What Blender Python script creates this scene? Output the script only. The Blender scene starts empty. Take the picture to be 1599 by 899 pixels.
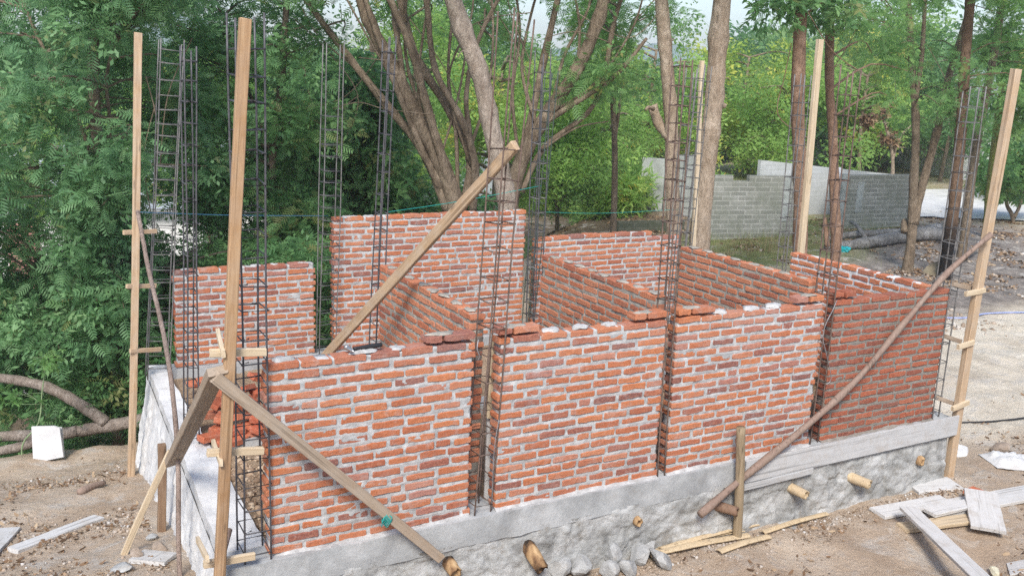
import bpy, math, random
import numpy as np
from mathutils import Vector, Matrix

rng = np.random.default_rng(7)
random.seed(7)
C = bpy.context.scene.collection
scene = bpy.context.scene

# ------------------------------------------------------------------ camera model (world metres, Z up, X along the front wall)
FOC, YAW, PITCH, ROLL = 1463.5, 0.51012633, 0.22537235, 0.04187062
CAM = np.array([-1.30747187, -5.25145946, 2.95279022])
_w = np.array([math.sin(YAW) * math.cos(PITCH), math.cos(YAW) * math.cos(PITCH), -math.sin(PITCH)])
_r0 = np.array([math.cos(YAW), -math.sin(YAW), 0.0])
_u0 = np.cross(_r0, _w)
_r = _r0 * math.cos(ROLL) + _u0 * math.sin(ROLL)
_u = -_r0 * math.sin(ROLL) + _u0 * math.cos(ROLL)
FH = np.array([math.sin(YAW), math.cos(YAW), 0.0])

def ray(x, y):
    return _w + (x - 799.5) / FOC * _r - (y - 449.5) / FOC * _u
def atZ(x, y, z):
    d = ray(x, y); return CAM + d * ((z - CAM[2]) / d[2])
def atY(x, y, Y):
    d = ray(x, y); return CAM + d * ((Y - CAM[1]) / d[1])
def atX(x, y, X):
    d = ray(x, y); return CAM + d * ((X - CAM[0]) / d[0])
def atD(x, y, D):
    d = ray(x, y); return CAM + d * (D / (d @ FH))

# ------------------------------------------------------------------ noise (vectorised value noise)
_tab = np.random.default_rng(3).random((256, 256))
def vnoise(x, y):
    x = np.asarray(x, float); y = np.asarray(y, float)
    xi = np.floor(x).astype(int); yi = np.floor(y).astype(int)
    fx = x - xi; fy = y - yi
    fx = fx * fx * (3 - 2 * fx); fy = fy * fy * (3 - 2 * fy)
    a = _tab[xi & 255, yi & 255]; b = _tab[(xi + 1) & 255, yi & 255]
    c = _tab[xi & 255, (yi + 1) & 255]; d = _tab[(xi + 1) & 255, (yi + 1) & 255]
    return (a * (1 - fx) + b * fx) * (1 - fy) + (c * (1 - fx) + d * fx) * fy - 0.5
def fbm(x, y, o=4):
    s = 0; a = 1.0
    for k in range(o):
        s = s + a * vnoise(np.asarray(x) * 2 ** k + 17 * k, np.asarray(y) * 2 ** k + 31 * k); a *= 0.5
    return s
def sstep(a, b, x):
    t = np.clip((x - a) / (b - a), 0, 1); return t * t * (3 - 2 * t)

# ------------------------------------------------------------------ mesh helpers
class MB:
    def __init__(s): s.v = []; s.f = []; s.r = []
    def add(s, vs, fs, rnd=None):
        o = len(s.v)
        s.v.extend([tuple(p) for p in vs]); s.f.extend([tuple(i + o for i in f) for f in fs])
        s.r.extend([random.random() if rnd is None else rnd] * len(vs))
    def mesh(s, name, smooth=False):
        me = bpy.data.meshes.new(name); me.from_pydata(s.v, [], s.f)
        at = me.attributes.new('rnd', 'FLOAT', 'POINT'); at.data.foreach_set('value', np.array(s.r, np.float32))
        if smooth: me.polygons.foreach_set('use_smooth', np.ones(len(me.polygons), bool))
        me.update(); return me
    def build(s, name, m, parent=None, smooth=False, loc=(0, 0, 0)):
        return link(name, s.mesh(name, smooth), m, parent, loc)

def link(name, me, m, parent=None, loc=(0, 0, 0)):
    if m is not None and not me.materials: me.materials.append(m)
    o = bpy.data.objects.new(name, me); C.objects.link(o); o.location = loc
    if parent is not None: o.parent = parent
    return o
def np_mesh(name, V, F, rnd=None, smooth=False):
    """V (n,3); F (m,4) or (m,3)"""
    me = bpy.data.meshes.new(name); k = F.shape[1]
    me.vertices.add(len(V)); me.vertices.foreach_set('co', np.ascontiguousarray(V, np.float32).ravel())
    me.loops.add(F.size); me.loops.foreach_set('vertex_index', np.ascontiguousarray(F, np.int32).ravel())
    me.polygons.add(len(F)); me.polygons.foreach_set('loop_start', np.arange(0, F.size, k, dtype=np.int32))
    try: me.polygons.foreach_set('loop_total', np.full(len(F), k, np.int32))
    except Exception: pass
    if smooth: me.polygons.foreach_set('use_smooth', np.ones(len(F), bool))
    if rnd is not None:
        at = me.attributes.new('rnd', 'FLOAT', 'POINT'); at.data.foreach_set('value', np.ascontiguousarray(rnd, np.float32))
    me.update(calc_edges=True); me.validate(); return me
def tag(o, label=None, cat=None, group=None, kind=None):
    if label: o['label'] = label
    if cat: o['category'] = cat
    if group: o['group'] = group
    if kind: o['kind'] = kind
    return o
def thing(name, label, cat, loc=(0, 0, 0), group=None):
    o = bpy.data.objects.new(name, None); C.objects.link(o); o.location = loc; o.empty_display_size = 0.1
    return tag(o, label, cat, group)

def frame_z(d, hint=(0, 0, 1)):
    z = np.array(d, float); z /= np.linalg.norm(z)
    h = np.array(hint, float)
    if abs(h @ z) > 0.97 * np.linalg.norm(h): h = np.array([1.0, 0.2, 0])
    x = np.cross(h, z); x /= np.linalg.norm(x); y = np.cross(z, x)
    return x, y, z
def bar_mesh(name, L, w, t, ch=None, seg=7, bend=0.006, warp=True, taper=0.0):
    """timber along local Z, chamfered edges, slight bow; w along x, t along y"""
    ch = min(w, t) * 0.10 if ch is None else ch
    mb = MB(); a, b = w / 2, t / 2
    pr = [(-a + ch, -b), (a - ch, -b), (a, -b + ch), (a, b - ch), (a - ch, b), (-a + ch, b), (-a, b - ch), (-a, -b + ch)]
    ph = random.random() * 6
    vs = []; fs = []
    for i in range(seg + 1):
        q = i / seg
        dx = bend * math.sin(q * 3.1 + ph) if warp else 0; dy = bend * 0.7 * math.sin(q * 4.3 + ph * 2) if warp else 0
        k = 1 - taper * q
        for (x, y) in pr:
            j = 0.0012
            vs.append((x * k + dx + random.uniform(-j, j), y * k + dy + random.uniform(-j, j), q * L + (random.uniform(-.004, .004) if i in (0, seg) else 0)))
    for i in range(seg):
        for k in range(8):
            fs.append((i * 8 + k, i * 8 + (k + 1) % 8, (i + 1) * 8 + (k + 1) % 8, (i + 1) * 8 + k))
    fs.append(tuple(range(7, -1, -1))); fs.append(tuple(seg * 8 + k for k in range(8)))
    mb.add(vs, fs); return mb.mesh(name)
def bar(name, a, b, w, t, m, parent=None, hint=(0, 0, 1), **kw):
    a = np.array(a, float); b = np.array(b, float); L = np.linalg.norm(b - a)
    x, y, z = frame_z(b - a, hint)
    o = link(name, bar_mesh(name, L, w, t, **kw), m, parent)
    base = np.array(parent.location) if parent is not None else np.zeros(3)
    M = Matrix.Identity(4)
    for i in range(3): M[i][0] = x[i]; M[i][1] = y[i]; M[i][2] = z[i]; M[i][3] = (a - base)[i]
    o.matrix_local = M
    return o
def tube(mb, pts, radii, sides=8, cap=True, rnd=None, wob=0.0):
    pts = [np.array(p, float) for p in pts]; n = len(pts)
    if not hasattr(radii, '__len__'): radii = [radii] * n
    t0 = pts[1] - pts[0]; x, y, _ = frame_z(t0, (0, 0, 1) if abs(t0[2]) < 0.9 * np.linalg.norm(t0) else (0, 1, 0))
    vs = []; fs = []
    for i, p in enumerate(pts):
        t = pts[min(i + 1, n - 1)] - pts[max(i - 1, 0)]; t = t / (np.linalg.norm(t) + 1e-9)
        x = x - t * (x @ t); x /= (np.linalg.norm(x) + 1e-9); y = np.cross(t, x)
        for k in range(sides):
            a = 2 * math.pi * k / sides; r = radii[i] * (1 + (random.uniform(-wob, wob) if wob else 0))
            vs.append(p + r * (math.cos(a) * x + math.sin(a) * y))
    for i in range(n - 1):
        for k in range(sides):
            fs.append((i * sides + k, i * sides + (k + 1) % sides, (i + 1) * sides + (k + 1) % sides, (i + 1) * sides + k))
    if cap:
        fs.append(tuple(range(sides - 1, -1, -1))); fs.append(tuple((n - 1) * sides + k for k in range(sides)))
    mb.add(vs, fs, rnd)
def spline(pts, n=6):
    P = [np.array(p, float) for p in pts]; out = []
    for i in range(len(P) - 1):
        p0 = P[max(i - 1, 0)]; p1 = P[i]; p2 = P[i + 1]; p3 = P[min(i + 2, len(P) - 1)]
        for k in range(n):
            t = k / n
            out.append(0.5 * ((2 * p1) + (-p0 + p2) * t + (2 * p0 - 5 * p1 + 4 * p2 - p3) * t * t + (-p0 + 3 * p1 - 3 * p2 + p3) * t ** 3))
    out.append(P[-1]); return out
def stone_mesh(name, sx, sy, sz, seed, rough=0.22, sub=2, cuts=7):
    """angular rock: an icosphere cut by random planes"""
    import bmesh
    bm = bmesh.new(); bmesh.ops.create_icosphere(bm, subdivisions=sub, radius=1.0)
    rr = np.random.default_rng(seed)
    pl = [(lambda n: (n / np.linalg.norm(n), rr.uniform(0.42, 0.75)))(rr.normal(size=3)) for _ in range(cuts)]
    for v in bm.verts:
        p = np.array(v.co)
        for n, d in pl:
            e = p @ n - d
            if e > 0: p = p - n * e
        p *= 1 + rr.uniform(-rough, rough) * 0.12
        v.co = Vector((p[0] * sx, p[1] * sy, p[2] * sz))
    me = bpy.data.meshes.new(name); bm.to_mesh(me); bm.free(); return me

# ------------------------------------------------------------------ materials
class NM:
    def __init__(s, name):
        s.m = bpy.data.materials.new(name); s.m.use_nodes = True; s.n = s.m.node_tree.nodes; s.l = s.m.node_tree.links
        s.b = s.n['Principled BSDF']; s.out = s.n['Material Output']; s._tc = None
    def tc(s, which='Object', scale=(1, 1, 1)):
        if s._tc is None: s._tc = s.n.new('ShaderNodeTexCoord')
        mp = s.n.new('ShaderNodeMapping'); mp.inputs['Scale'].default_value = scale
        s.l.new(s._tc.outputs[which], mp.inputs['Vector']); return mp.outputs[0]
    def noise(s, scale=5, detail=6, rough=0.6, vec=None, dist=0.0):
        t = s.n.new('ShaderNodeTexNoise'); t.inputs['Scale'].default_value = scale; t.inputs['Detail'].default_value = detail
        t.inputs['Roughness'].default_value = rough; t.inputs['Distortion'].default_value = dist
        s.l.new(vec if vec is not None else s.tc(), t.inputs['Vector']); return t.outputs['Fac']
    def voro(s, scale=5, vec=None, feature='F1', out='Distance'):
        t = s.n.new('ShaderNodeTexVoronoi'); t.inputs['Scale'].default_value = scale; t.feature = feature
        s.l.new(vec if vec is not None else s.tc(), t.inputs['Vector']); return t.outputs[out]
    def ramp(s, fac, stops):
        t = s.n.new('ShaderNodeValToRGB'); e = t.color_ramp.elements
        while len(e) < len(stops): e.new(0.5)
        for i, (p, c) in enumerate(stops):
            e[i].position = p; e[i].color = (*(c if hasattr(c, '__len__') else (c, c, c)), 1)
        s.l.new(fac, t.inputs['Fac']); return t.outputs['Color']
    def mix(s, fac, a, b, mode='MIX'):
        t = s.n.new('ShaderNodeMix'); t.data_type = 'RGBA'; t.blend_type = mode
        for sock, v in ((t.inputs[0], fac), (t.inputs[6], a), (t.inputs[7], b)):
            if hasattr(v, 'is_linked'): s.l.new(v, sock)
            elif hasattr(v, '__len__'): sock.default_value = (*v, 1)
            else: sock.default_value = v
        return t.outputs[2]
    def attr(s, name, out='Fac'):
        t = s.n.new('ShaderNodeAttribute'); t.attribute_name = name; return t.outputs[out]
    def objrand(s):
        return s.n.new('ShaderNodeObjectInfo').outputs['Random']
    def col(s, c):
        if hasattr(c, 'is_linked'): s.l.new(c, s.b.inputs['Base Color'])
        else: s.b.inputs['Base Color'].default_value = (*c, 1)
        return s
    def rough(s, v=0.9, spec=0.3, metal=0.0):
        s.b.inputs['Roughness'].default_value = v; s.b.inputs['Specular IOR Level'].default_value = spec
        s.b.inputs['Metallic'].default_value = metal; return s
    def bump(s, h, strength=0.4, dist=0.01):
        t = s.n.new('ShaderNodeBump'); t.inputs['Strength'].default_value = strength; t.inputs['Distance'].default_value = dist
        s.l.new(h, t.inputs['Height']); s.l.new(t.outputs[0], s.b.inputs['Normal']); return s

def mat_brick(name, stops, smear, smear_col):
    k = NM(name)
    base = k.ramp(k.attr('rnd'), stops)
    base = k.mix(k.ramp(k.noise(24, 6), [(0.35, 0.0), (0.75, 0.42)]), base, (0.27, 0.090, 0.058))
    base = k.mix(k.ramp(k.noise(60, 4), [(0.45, 0.0), (0.8, 0.5)]), base, (0.58, 0.28, 0.17))
    base = k.mix(k.ramp(k.noise(9, 8, 0.72), [(0.53, 0.0), (0.72, smear)]), base, smear_col)
    base = k.mix(k.ramp(k.noise(34, 8, 0.75), [(0.57, 0.0), (0.70, smear * 0.8)]), base, smear_col)
    base = k.mix(k.ramp(k.noise(2.2, 5, 0.6), [(0.45, 0.0), (0.7, 0.14)]), base, smear_col)
    k.col(base).rough(0.92, 0.2); k.bump(k.noise(85, 6, 0.7), 0.7, 0.008); return k.m
ST = [(0.0, (0.20, 0.095, 0.085)), (0.08, (0.28, 0.105, 0.078)), (0.18, (0.41, 0.132, 0.064)), (0.5, (0.475, 0.160, 0.070)), (0.8, (0.53, 0.195, 0.084)), (0.93, (0.47, 0.21, 0.14)), (1.0, (0.36, 0.165, 0.135))]
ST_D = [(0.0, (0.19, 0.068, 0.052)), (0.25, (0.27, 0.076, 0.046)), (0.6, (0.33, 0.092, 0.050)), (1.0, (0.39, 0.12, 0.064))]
ST_I = [(0.0, (0.30, 0.105, 0.07)), (0.3, (0.48, 0.165, 0.085)), (0.7, (0.54, 0.20, 0.10)), (1.0, (0.57, 0.24, 0.14))]
ST_O = [(0.0, (0.36, 0.12, 0.07)), (0.3, (0.52, 0.165, 0.072)), (0.7, (0.57, 0.20, 0.082)), (1.0, (0.58, 0.23, 0.12))]
BR_W = mat_brick('brick_white_joint', ST, 0.48, (0.46, 0.42, 0.40))
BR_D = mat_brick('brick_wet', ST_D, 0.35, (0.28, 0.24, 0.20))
BR_I = mat_brick('brick_inner', ST_I, 0.35, (0.35, 0.29, 0.23))
BR_O = mat_brick('brick_orange', ST_O, 0.4, (0.5, 0.44, 0.40))
BR_L = mat_brick('brick_loose', [(0, (0.42, 0.10, 0.05)), (0.6, (0.52, 0.14, 0.065)), (1, (0.56, 0.19, 0.10))], 0.3, (0.45, 0.36, 0.30))
def mat_mortar(name, a, b, c):
    k = NM(name)
    base = k.ramp(k.noise(14, 8, 0.65), [(0.3, a), (0.55, b), (0.75, c)])
    base = k.mix(k.ramp(k.noise(3.0, 4), [(0.45, 0.0), (0.7, 0.35)]), base, a)
    base = k.mix(k.ramp(k.noise(120, 3), [(0.5, 0.0), (0.8, 0.4)]), base, tuple(x * 0.6 for x in a))
    k.col(base).rough(0.95, 0.15); k.bump(k.noise(60, 8, 0.7), 0.7, 0.008); return k.m
MO_W = mat_mortar('mortar_white', (0.31, 0.31, 0.305), (0.50, 0.50, 0.495), (0.66, 0.66, 0.655))
MO_C = mat_mortar('mortar_cement', (0.25, 0.235, 0.205), (0.37, 0.345, 0.30), (0.46, 0.43, 0.385))
MO_D = mat_mortar('mortar_damp', (0.19, 0.175, 0.155), (0.27, 0.25, 0.22), (0.38, 0.36, 0.33))
MO_X = mat_mortar('mortar_bright', (0.46, 0.46, 0.46), (0.62, 0.62, 0.62), (0.74, 0.74, 0.74))

def mat_concrete(name, a, b, c, dirt=0.3, dirt_c=(0.28, 0.21, 0.15), bump=0.5, sc=2.2):
    k = NM(name)
    base = k.ramp(k.noise(sc, 9, 0.65, dist=0.4), [(0.3, a), (0.5, b), (0.72, c)])
    base = k.mix(k.ramp(k.noise(sc * 2.1, 7, 0.7), [(0.55, 0.0), (0.72, dirt)]), base, dirt_c)
    base = k.mix(k.ramp(k.noise(90, 3), [(0.5, 0.0), (0.8, 0.35)]), base, tuple(x * 0.55 for x in a))
    if name == 'rubble_render':
        vv = k.mix(0.35, k.tc('Object', (4.2, 4.2, 5.0)), k.n.new('ShaderNodeTexNoise').outputs['Color'])
        cc_ = k.n.new('ShaderNodeSeparateColor'); k.l.new(k.voro(1.0, vv, 'F1', 'Color'), cc_.inputs[0])
        base = k.mix(0.35, base, k.mix(1.0, base, k.ramp(cc_.outputs[0], [(0, (0.55, 0.54, 0.52)), (0.6, (1, 1, 1)), (1, (1.15, 1.15, 1.15))]), 'MULTIPLY'))
        base = k.mix(k.ramp(k.voro(1.0, vv, 'DISTANCE_TO_EDGE'), [(0.0, 0.18), (0.05, 0.0)]), base, (0.16, 0.15, 0.135))
    k.col(base).rough(0.93, 0.2); k.bump(k.noise(40, 9, 0.72), bump, 0.01); return k.m
CO_BEAM = mat_concrete('concrete_beam', (0.27, 0.28, 0.285), (0.385, 0.40, 0.405), (0.52, 0.535, 0.54), 0.35, (0.27, 0.255, 0.235), 0.45, 2.8)
CO_LIGHT = mat_concrete('concrete_pale', (0.50, 0.50, 0.50), (0.64, 0.64, 0.635), (0.74, 0.74, 0.73), 0.4, (0.38, 0.33, 0.28), 0.6)
CO_RUB = mat_concrete('rubble_render', (0.20, 0.20, 0.19), (0.43, 0.44, 0.435), (0.66, 0.67, 0.67), 0.8, (0.25, 0.215, 0.17), 1.0, 4.2)
CO_SHEET = mat_concrete('fibre_sheet', (0.48, 0.48, 0.48), (0.57, 0.57, 0.57), (0.64, 0.64, 0.64), 0.35, (0.5, 0.47, 0.43), 0.15, 4)
STONE = mat_concrete('stone_grey', (0.25, 0.25, 0.245), (0.38, 0.385, 0.38), (0.52, 0.525, 0.52), 0.5, (0.30, 0.25, 0.20), 0.8, 9)
BLOCK_G = None

def mat_wood(name, a, b, c, stain=0.0, stain_c=(0.5, 0.5, 0.49), rough=0.75, knots=True):
    k = NM(name)
    v = k.tc('Object', (1, 1, 0.06))
    g = k.noise(55, 5, 0.6, v, 0.6)
    base = k.ramp(g, [(0.3, a), (0.52, b), (0.7, c)])
    base = k.mix(k.ramp(k.noise(3.2, 5), [(0.42, 0.0), (0.7, 0.4)]), base, a)
    if knots:
        kn = k.voro(3.1, k.tc('Object', (5, 5, 1)))
        base = k.mix(k.ramp(kn, [(0.08, 0.85), (0.16, 0.0)]), base, tuple(x * 0.35 for x in a))
    if stain: base = k.mix(k.ramp(k.noise(7, 8, 0.7), [(0.35, 0.0), (0.6, stain)]), base, stain_c)
    base = k.mix(k.ramp(k.noise(38, 3, 0.5, k.tc('Object', (1, 1, 0.018))), [(0.60, 0.0), (0.66, 0.6)]), base, tuple(x * 0.35 for x in a))
    base = k.mix(k.ramp(k.noise(5.5, 7, 0.72), [(0.5, 0.0), (0.68, 0.5 if 'board' in name else 0.25)]), base, (0.34, 0.27, 0.20))
    base = k.mix(0.22, base, k.ramp(k.objrand(), [(0, tuple(x * 0.7 for x in a)), (1, c)]))
    k.col(base).rough(rough, 0.25); k.bump(g, 0.25, 0.004); return k.m
WD_FRESH = mat_wood('timber_fresh', (0.36, 0.225, 0.12), (0.53, 0.37, 0.225), (0.64, 0.48, 0.32), 0.3, (0.55, 0.52, 0.47))
WD_PALE = mat_wood('timber_pale', (0.50, 0.385, 0.25), (0.64, 0.52, 0.36), (0.72, 0.61, 0.46))
WD_ORANGE = mat_wood('timber_orange', (0.29, 0.16, 0.075), (0.45, 0.275, 0.14), (0.55, 0.37, 0.21), 0.22, (0.55, 0.48, 0.40))
WD_OLD = mat_wood('timber_weathered', (0.25, 0.18, 0.125), (0.36, 0.275, 0.195), (0.45, 0.36, 0.27), 0.3, (0.45, 0.42, 0.38))
WD_DARK = mat_wood('timber_brown', (0.17, 0.105, 0.065), (0.25, 0.16, 0.10), (0.33, 0.23, 0.15))
WD_CEM = mat_wood('board_cement', (0.42, 0.40, 0.375), (0.55, 0.54, 0.52), (0.64, 0.635, 0.62), 0.7, (0.63, 0.635, 0.64), 0.85, False)
WD_FORM = mat_wood('board_formwork', (0.36, 0.36, 0.355), (0.48, 0.485, 0.485), (0.58, 0.585, 0.59), 0.6, (0.54, 0.55, 0.56), 0.8, False)
BAMBOO = mat_wood('bamboo_dry', (0.42, 0.30, 0.17), (0.58, 0.45, 0.28), (0.68, 0.56, 0.38), 0.25, (0.4, 0.36, 0.3))
LOGPOLE = mat_wood('pole_bark', (0.19, 0.125, 0.095), (0.27, 0.185, 0.145), (0.35, 0.26, 0.21), 0.25, (0.36, 0.30, 0.26))
def mat_endburnt():
    k = NM('stub_charred')
    g = k.ramp(k.noise(7, 6, 0.6, k.tc('Object', (1, 1, 0.3))), [(0.42, (0.03, 0.022, 0.017)), (0.50, (0.20, 0.115, 0.06)), (0.62, (0.48, 0.32, 0.17)), (0.75, (0.60, 0.46, 0.29))])
    k.col(g).rough(0.9, 0.2); k.bump(k.noise(30, 6), 0.6, 0.01); return k.m
STUB = mat_endburnt()
def mat_simple(name, c, rough=0.7, spec=0.3, metal=0.0, var=0.25, sc=20):
    k = NM(name)
    k.col(k.ramp(k.noise(sc, 5), [(0.3, tuple(x * (1 - var) for x in c)), (0.7, tuple(min(1, x * (1 + var)) for x in c))])).rough(rough, spec, metal); return k.m
RB_DARK = mat_simple('steel_dark', (0.095, 0.092, 0.10), 0.55, 0.5, 0.3, 0.4, 30)
RB_RUST = mat_simple('steel_rusty', (0.15, 0.105, 0.085), 0.75, 0.3, 0.1, 0.45, 25)
RB_GREY = mat_simple('steel_grey', (0.17, 0.165, 0.16), 0.6, 0.4, 0.2, 0.35, 25)
TIE = mat_simple('wire_tie', (0.30, 0.30, 0.31), 0.5, 0.5, 0.4)
TEAL = mat_simple('cord_teal', (0.02, 0.33, 0.30), 0.6)
BLUE = mat_simple('cord_blue', (0.05, 0.16, 0.30), 0.6)
BLACK = mat_simple('rubber_black', (0.025, 0.025, 0.028), 0.45)
STEEL = mat_simple('tool_steel', (0.45, 0.44, 0.43), 0.35, 0.5, 0.8)
HOSE = mat_simple('hose_blue', (0.30, 0.36, 0.62), 0.5)
BAGT = mat_simple('plastic_turquoise', (0.02, 0.42, 0.46), 0.4)
def mat_bark(name, a, b, c, sc=1.0, burnt=False, moss=None):
    k = NM(name)
    v = k.tc('Object', (1, 1, 0.35))
    g = k.noise(16 * sc, 8, 0.68, v, 0.5)
    base = k.ramp(g, [(0.32, a), (0.52, b), (0.72, c)])
    base = k.mix(k.ramp(k.noise(2.5, 5), [(0.45, 0.0), (0.65, 0.5)]), base, tuple(x * 1.25 for x in c))
    if moss: base = k.mix(k.ramp(k.noise(1.8, 6), [(0.4, 0.0), (0.6, 0.8)]), base, moss)
    if burnt:
        sp = k.n.new('ShaderNodeSeparateXYZ'); k.l.new(k.tc('Object', (1, 1, 1)), sp.inputs[0])
        ad = k.n.new('ShaderNodeMath'); ad.operation = 'MULTIPLY_ADD'; ad.inputs[1].default_value = 0.9
        k.l.new(k.noise(2.5, 5), ad.inputs[0]); k.l.new(sp.outputs['Z'], ad.inputs[2])
        mr = k.n.new('ShaderNodeMapRange'); mr.inputs['From Min'].default_value = 1.35; mr.inputs['From Max'].default_value = 2.1
        k.l.new(ad.outputs[0], mr.inputs['Value'])
        base = k.mix(mr.outputs[0], (0.016, 0.016, 0.017), base)
    base = k.mix(k.ramp(k.noise(38 * sc, 6, 0.75, k.tc('Object', (1, 1, 0.3))), [(0.5, 0.0), (0.66, 0.6)]), base, tuple(x * 0.45 for x in a))
    base = k.mix(k.ramp(k.noise(5, 7, 0.7), [(0.56, 0.0), (0.64, 0.45)]), base, tuple(min(1, x * 1.35 + .03) for x in c)) if not burnt else base
    k.col(base).rough(0.95, 0.15); k.bump(k.noise(26 * sc, 9, 0.75, k.tc('Object', (1, 1, 0.35))), 1.0, 0.05); return k.m
BK_PALE = mat_bark('bark_pale', (0.25, 0.195, 0.155), (0.38, 0.315, 0.255), (0.48, 0.41, 0.345))
BK_TAN = mat_bark('bark_tan', (0.27, 0.20, 0.14), (0.41, 0.32, 0.235), (0.51, 0.42, 0.33))
BK_GREY = mat_bark('bark_greybrown', (0.115, 0.088, 0.063), (0.215, 0.165, 0.118), (0.32, 0.255, 0.19))
BK_DARK = mat_bark('bark_dark', (0.09, 0.07, 0.054), (0.15, 0.118, 0.09), (0.22, 0.175, 0.135))
BK_RED = mat_bark('bark_reddish', (0.18, 0.108, 0.073), (0.27, 0.17, 0.118), (0.36, 0.24, 0.172))
BK_BURN = mat_bark('bark_charred', (0.11, 0.068, 0.045), (0.17, 0.108, 0.072), (0.24, 0.16, 0.11), 1.0, True)
BK_MOSS = mat_bark('bark_mossy', (0.16, 0.15, 0.05), (0.24, 0.23, 0.08), (0.30, 0.28, 0.12), 1.0, False, (0.22, 0.26, 0.06))
BK_LOG = mat_bark('bark_fallen', (0.20, 0.155, 0.125), (0.31, 0.255, 0.215), (0.42, 0.365, 0.32))
BK_ASH = mat_bark('bark_ashen', (0.15, 0.14, 0.135), (0.27, 0.26, 0.25), (0.38, 0.37, 0.36))

def mat_leaf(name, stops, trans=0.35, back=None, spec=0.25):
    k = NM(name)
    base = k.ramp(k.attr('rnd'), stops)
    k.col(base).rough(0.55, spec)
    tr = k.n.new('ShaderNodeBsdfTranslucent')
    k.l.new(k.mix(0.65, base, tuple(min(1, x * 1.6) for x in stops[-2][1]) if back is None else back), tr.inputs['Color'])
    mx = k.n.new('ShaderNodeMixShader'); mx.inputs[0].default_value = trans
    k.l.new(k.b.outputs[0], mx.inputs[1]); k.l.new(tr.outputs[0], mx.inputs[2]); k.l.new(mx.outputs[0], k.out.inputs['Surface'])
    return k.m
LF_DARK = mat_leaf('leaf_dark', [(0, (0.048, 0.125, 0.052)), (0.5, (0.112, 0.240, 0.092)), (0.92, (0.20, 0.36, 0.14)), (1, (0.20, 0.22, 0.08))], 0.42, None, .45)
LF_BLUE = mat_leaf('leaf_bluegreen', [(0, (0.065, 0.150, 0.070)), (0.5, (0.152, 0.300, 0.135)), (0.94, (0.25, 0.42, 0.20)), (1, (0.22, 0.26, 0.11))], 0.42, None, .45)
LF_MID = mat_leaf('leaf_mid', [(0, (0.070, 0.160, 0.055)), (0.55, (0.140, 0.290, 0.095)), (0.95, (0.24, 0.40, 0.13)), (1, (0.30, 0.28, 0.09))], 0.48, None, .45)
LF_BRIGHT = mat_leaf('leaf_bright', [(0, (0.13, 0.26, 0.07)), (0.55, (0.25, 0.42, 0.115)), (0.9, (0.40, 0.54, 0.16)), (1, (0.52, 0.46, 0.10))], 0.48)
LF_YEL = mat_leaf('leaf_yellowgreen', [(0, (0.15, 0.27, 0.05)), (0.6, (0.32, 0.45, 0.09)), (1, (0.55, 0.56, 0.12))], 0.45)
LF_FAR = mat_leaf('leaf_far', [(0, (0.08, 0.18, 0.075)), (0.6, (0.16, 0.30, 0.12)), (1, (0.28, 0.42, 0.17))], 0.42)
LF_DRY = mat_leaf('leaf_dry', [(0, (0.10, 0.062, 0.038)), (0.35, (0.19, 0.115, 0.065)), (0.7, (0.30, 0.195, 0.115)), (1, (0.47, 0.36, 0.24))], 0.1)
GRASS = mat_leaf('grass_green', [(0, (0.10, 0.17, 0.05)), (0.6, (0.22, 0.29, 0.09)), (1, (0.42, 0.38, 0.17))], 0.35)
GRASS_DRY = mat_leaf('grass_dry', [(0, (0.17, 0.11, 0.06)), (1, (0.42, 0.32, 0.19))], 0.2)

# ------------------------------------------------------------------ ground
def hgt(x, y):
    x = np.asarray(x, float); y = np.asarray(y, float)
    h = -0.62 + 0 * x
    zl = -0.33 - 0.165 * np.clip(y, -0.5, 4.6)
    lf = sstep(0.9, -0.25, x)
    h = h * (1 - lf) + zl * lf
    s = (y - 4.75 + 0.35 * np.sin(x * 0.9)) - 0.85 * np.maximum(x - 0.8, 0) - 0.15 * np.minimum(x, 0)
    rav = np.clip(s, 0, 8)
    h = h - 2.4 * sstep(0.0, 7.0, rav) - 0.25 * sstep(0, 1.0, rav)
    # bank that the photographer stands on
    h = h + 2.0 * sstep(-3.0, -4.7, y - 0.15 * x)
    # mound of spoil along the front, tiny undulation
    h = h + 0.05 * fbm(x * 0.9, y * 0.9) + 0.034 * fbm(x * 3.4 + 9, y * 3.4) - 0.02 * np.abs(fbm(x * 6.3 + 2, y * 6.3, 3))
    h = h + 0.010 * fbm(x * 17, y * 17) * (np.hypot(x - 3, y) < 16)
    h = h + 0.06 * np.exp(-((x + 1.4) ** 2 + (y - 2.9) ** 2) / 0.9)
    # a shallow dig near the heap of boards
    h = h - 0.16 * np.exp(-(((x - 5.35) / 0.5) ** 2 + ((y + 1.15) / 0.3) ** 2))
    # burnt clearing rises a little far off to the east
    h = h + 0.25 * np.exp(-(((x - 18) / 4) ** 2 + ((y - 9.3) / 2.0) ** 2))
    # far terrain climbs
    d = np.hypot(x - 5, y - 5)
    h = h + 5.0 * sstep(45, 160, d) * (0.6 + 0.5 * vnoise(x * 0.01, y * 0.01))
    return h
def gz(x, y): return float(hgt(np.array([x]), np.array([y]))[0])
def gpt(px, py):
    """point of the ground seen at this pixel"""
    z = -0.6
    for _ in range(12):
        p = atZ(px, py, z); z = 0.5 * z + 0.5 * gz(p[0], p[1])
    return np.array([p[0], p[1], gz(p[0], p[1])])
def axis(lo, hi, step, far0, far1):
    a = list(np.arange(lo, hi + 1e-6, step)); s = step
    while a[-1] < far1: s *= 1.13; a.append(a[-1] + s)
    s = step
    while a[0] > far0: s *= 1.13; a.insert(0, a[0] - s)
    return np.array(a)
gx = axis(-3.0, 13.0, 0.055, -260, 320); gy = axis(-2.4, 6.0, 0.055, -60, 420)
GX, GY = np.meshgrid(gx, gy)
GZ = hgt(GX, GY)
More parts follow.
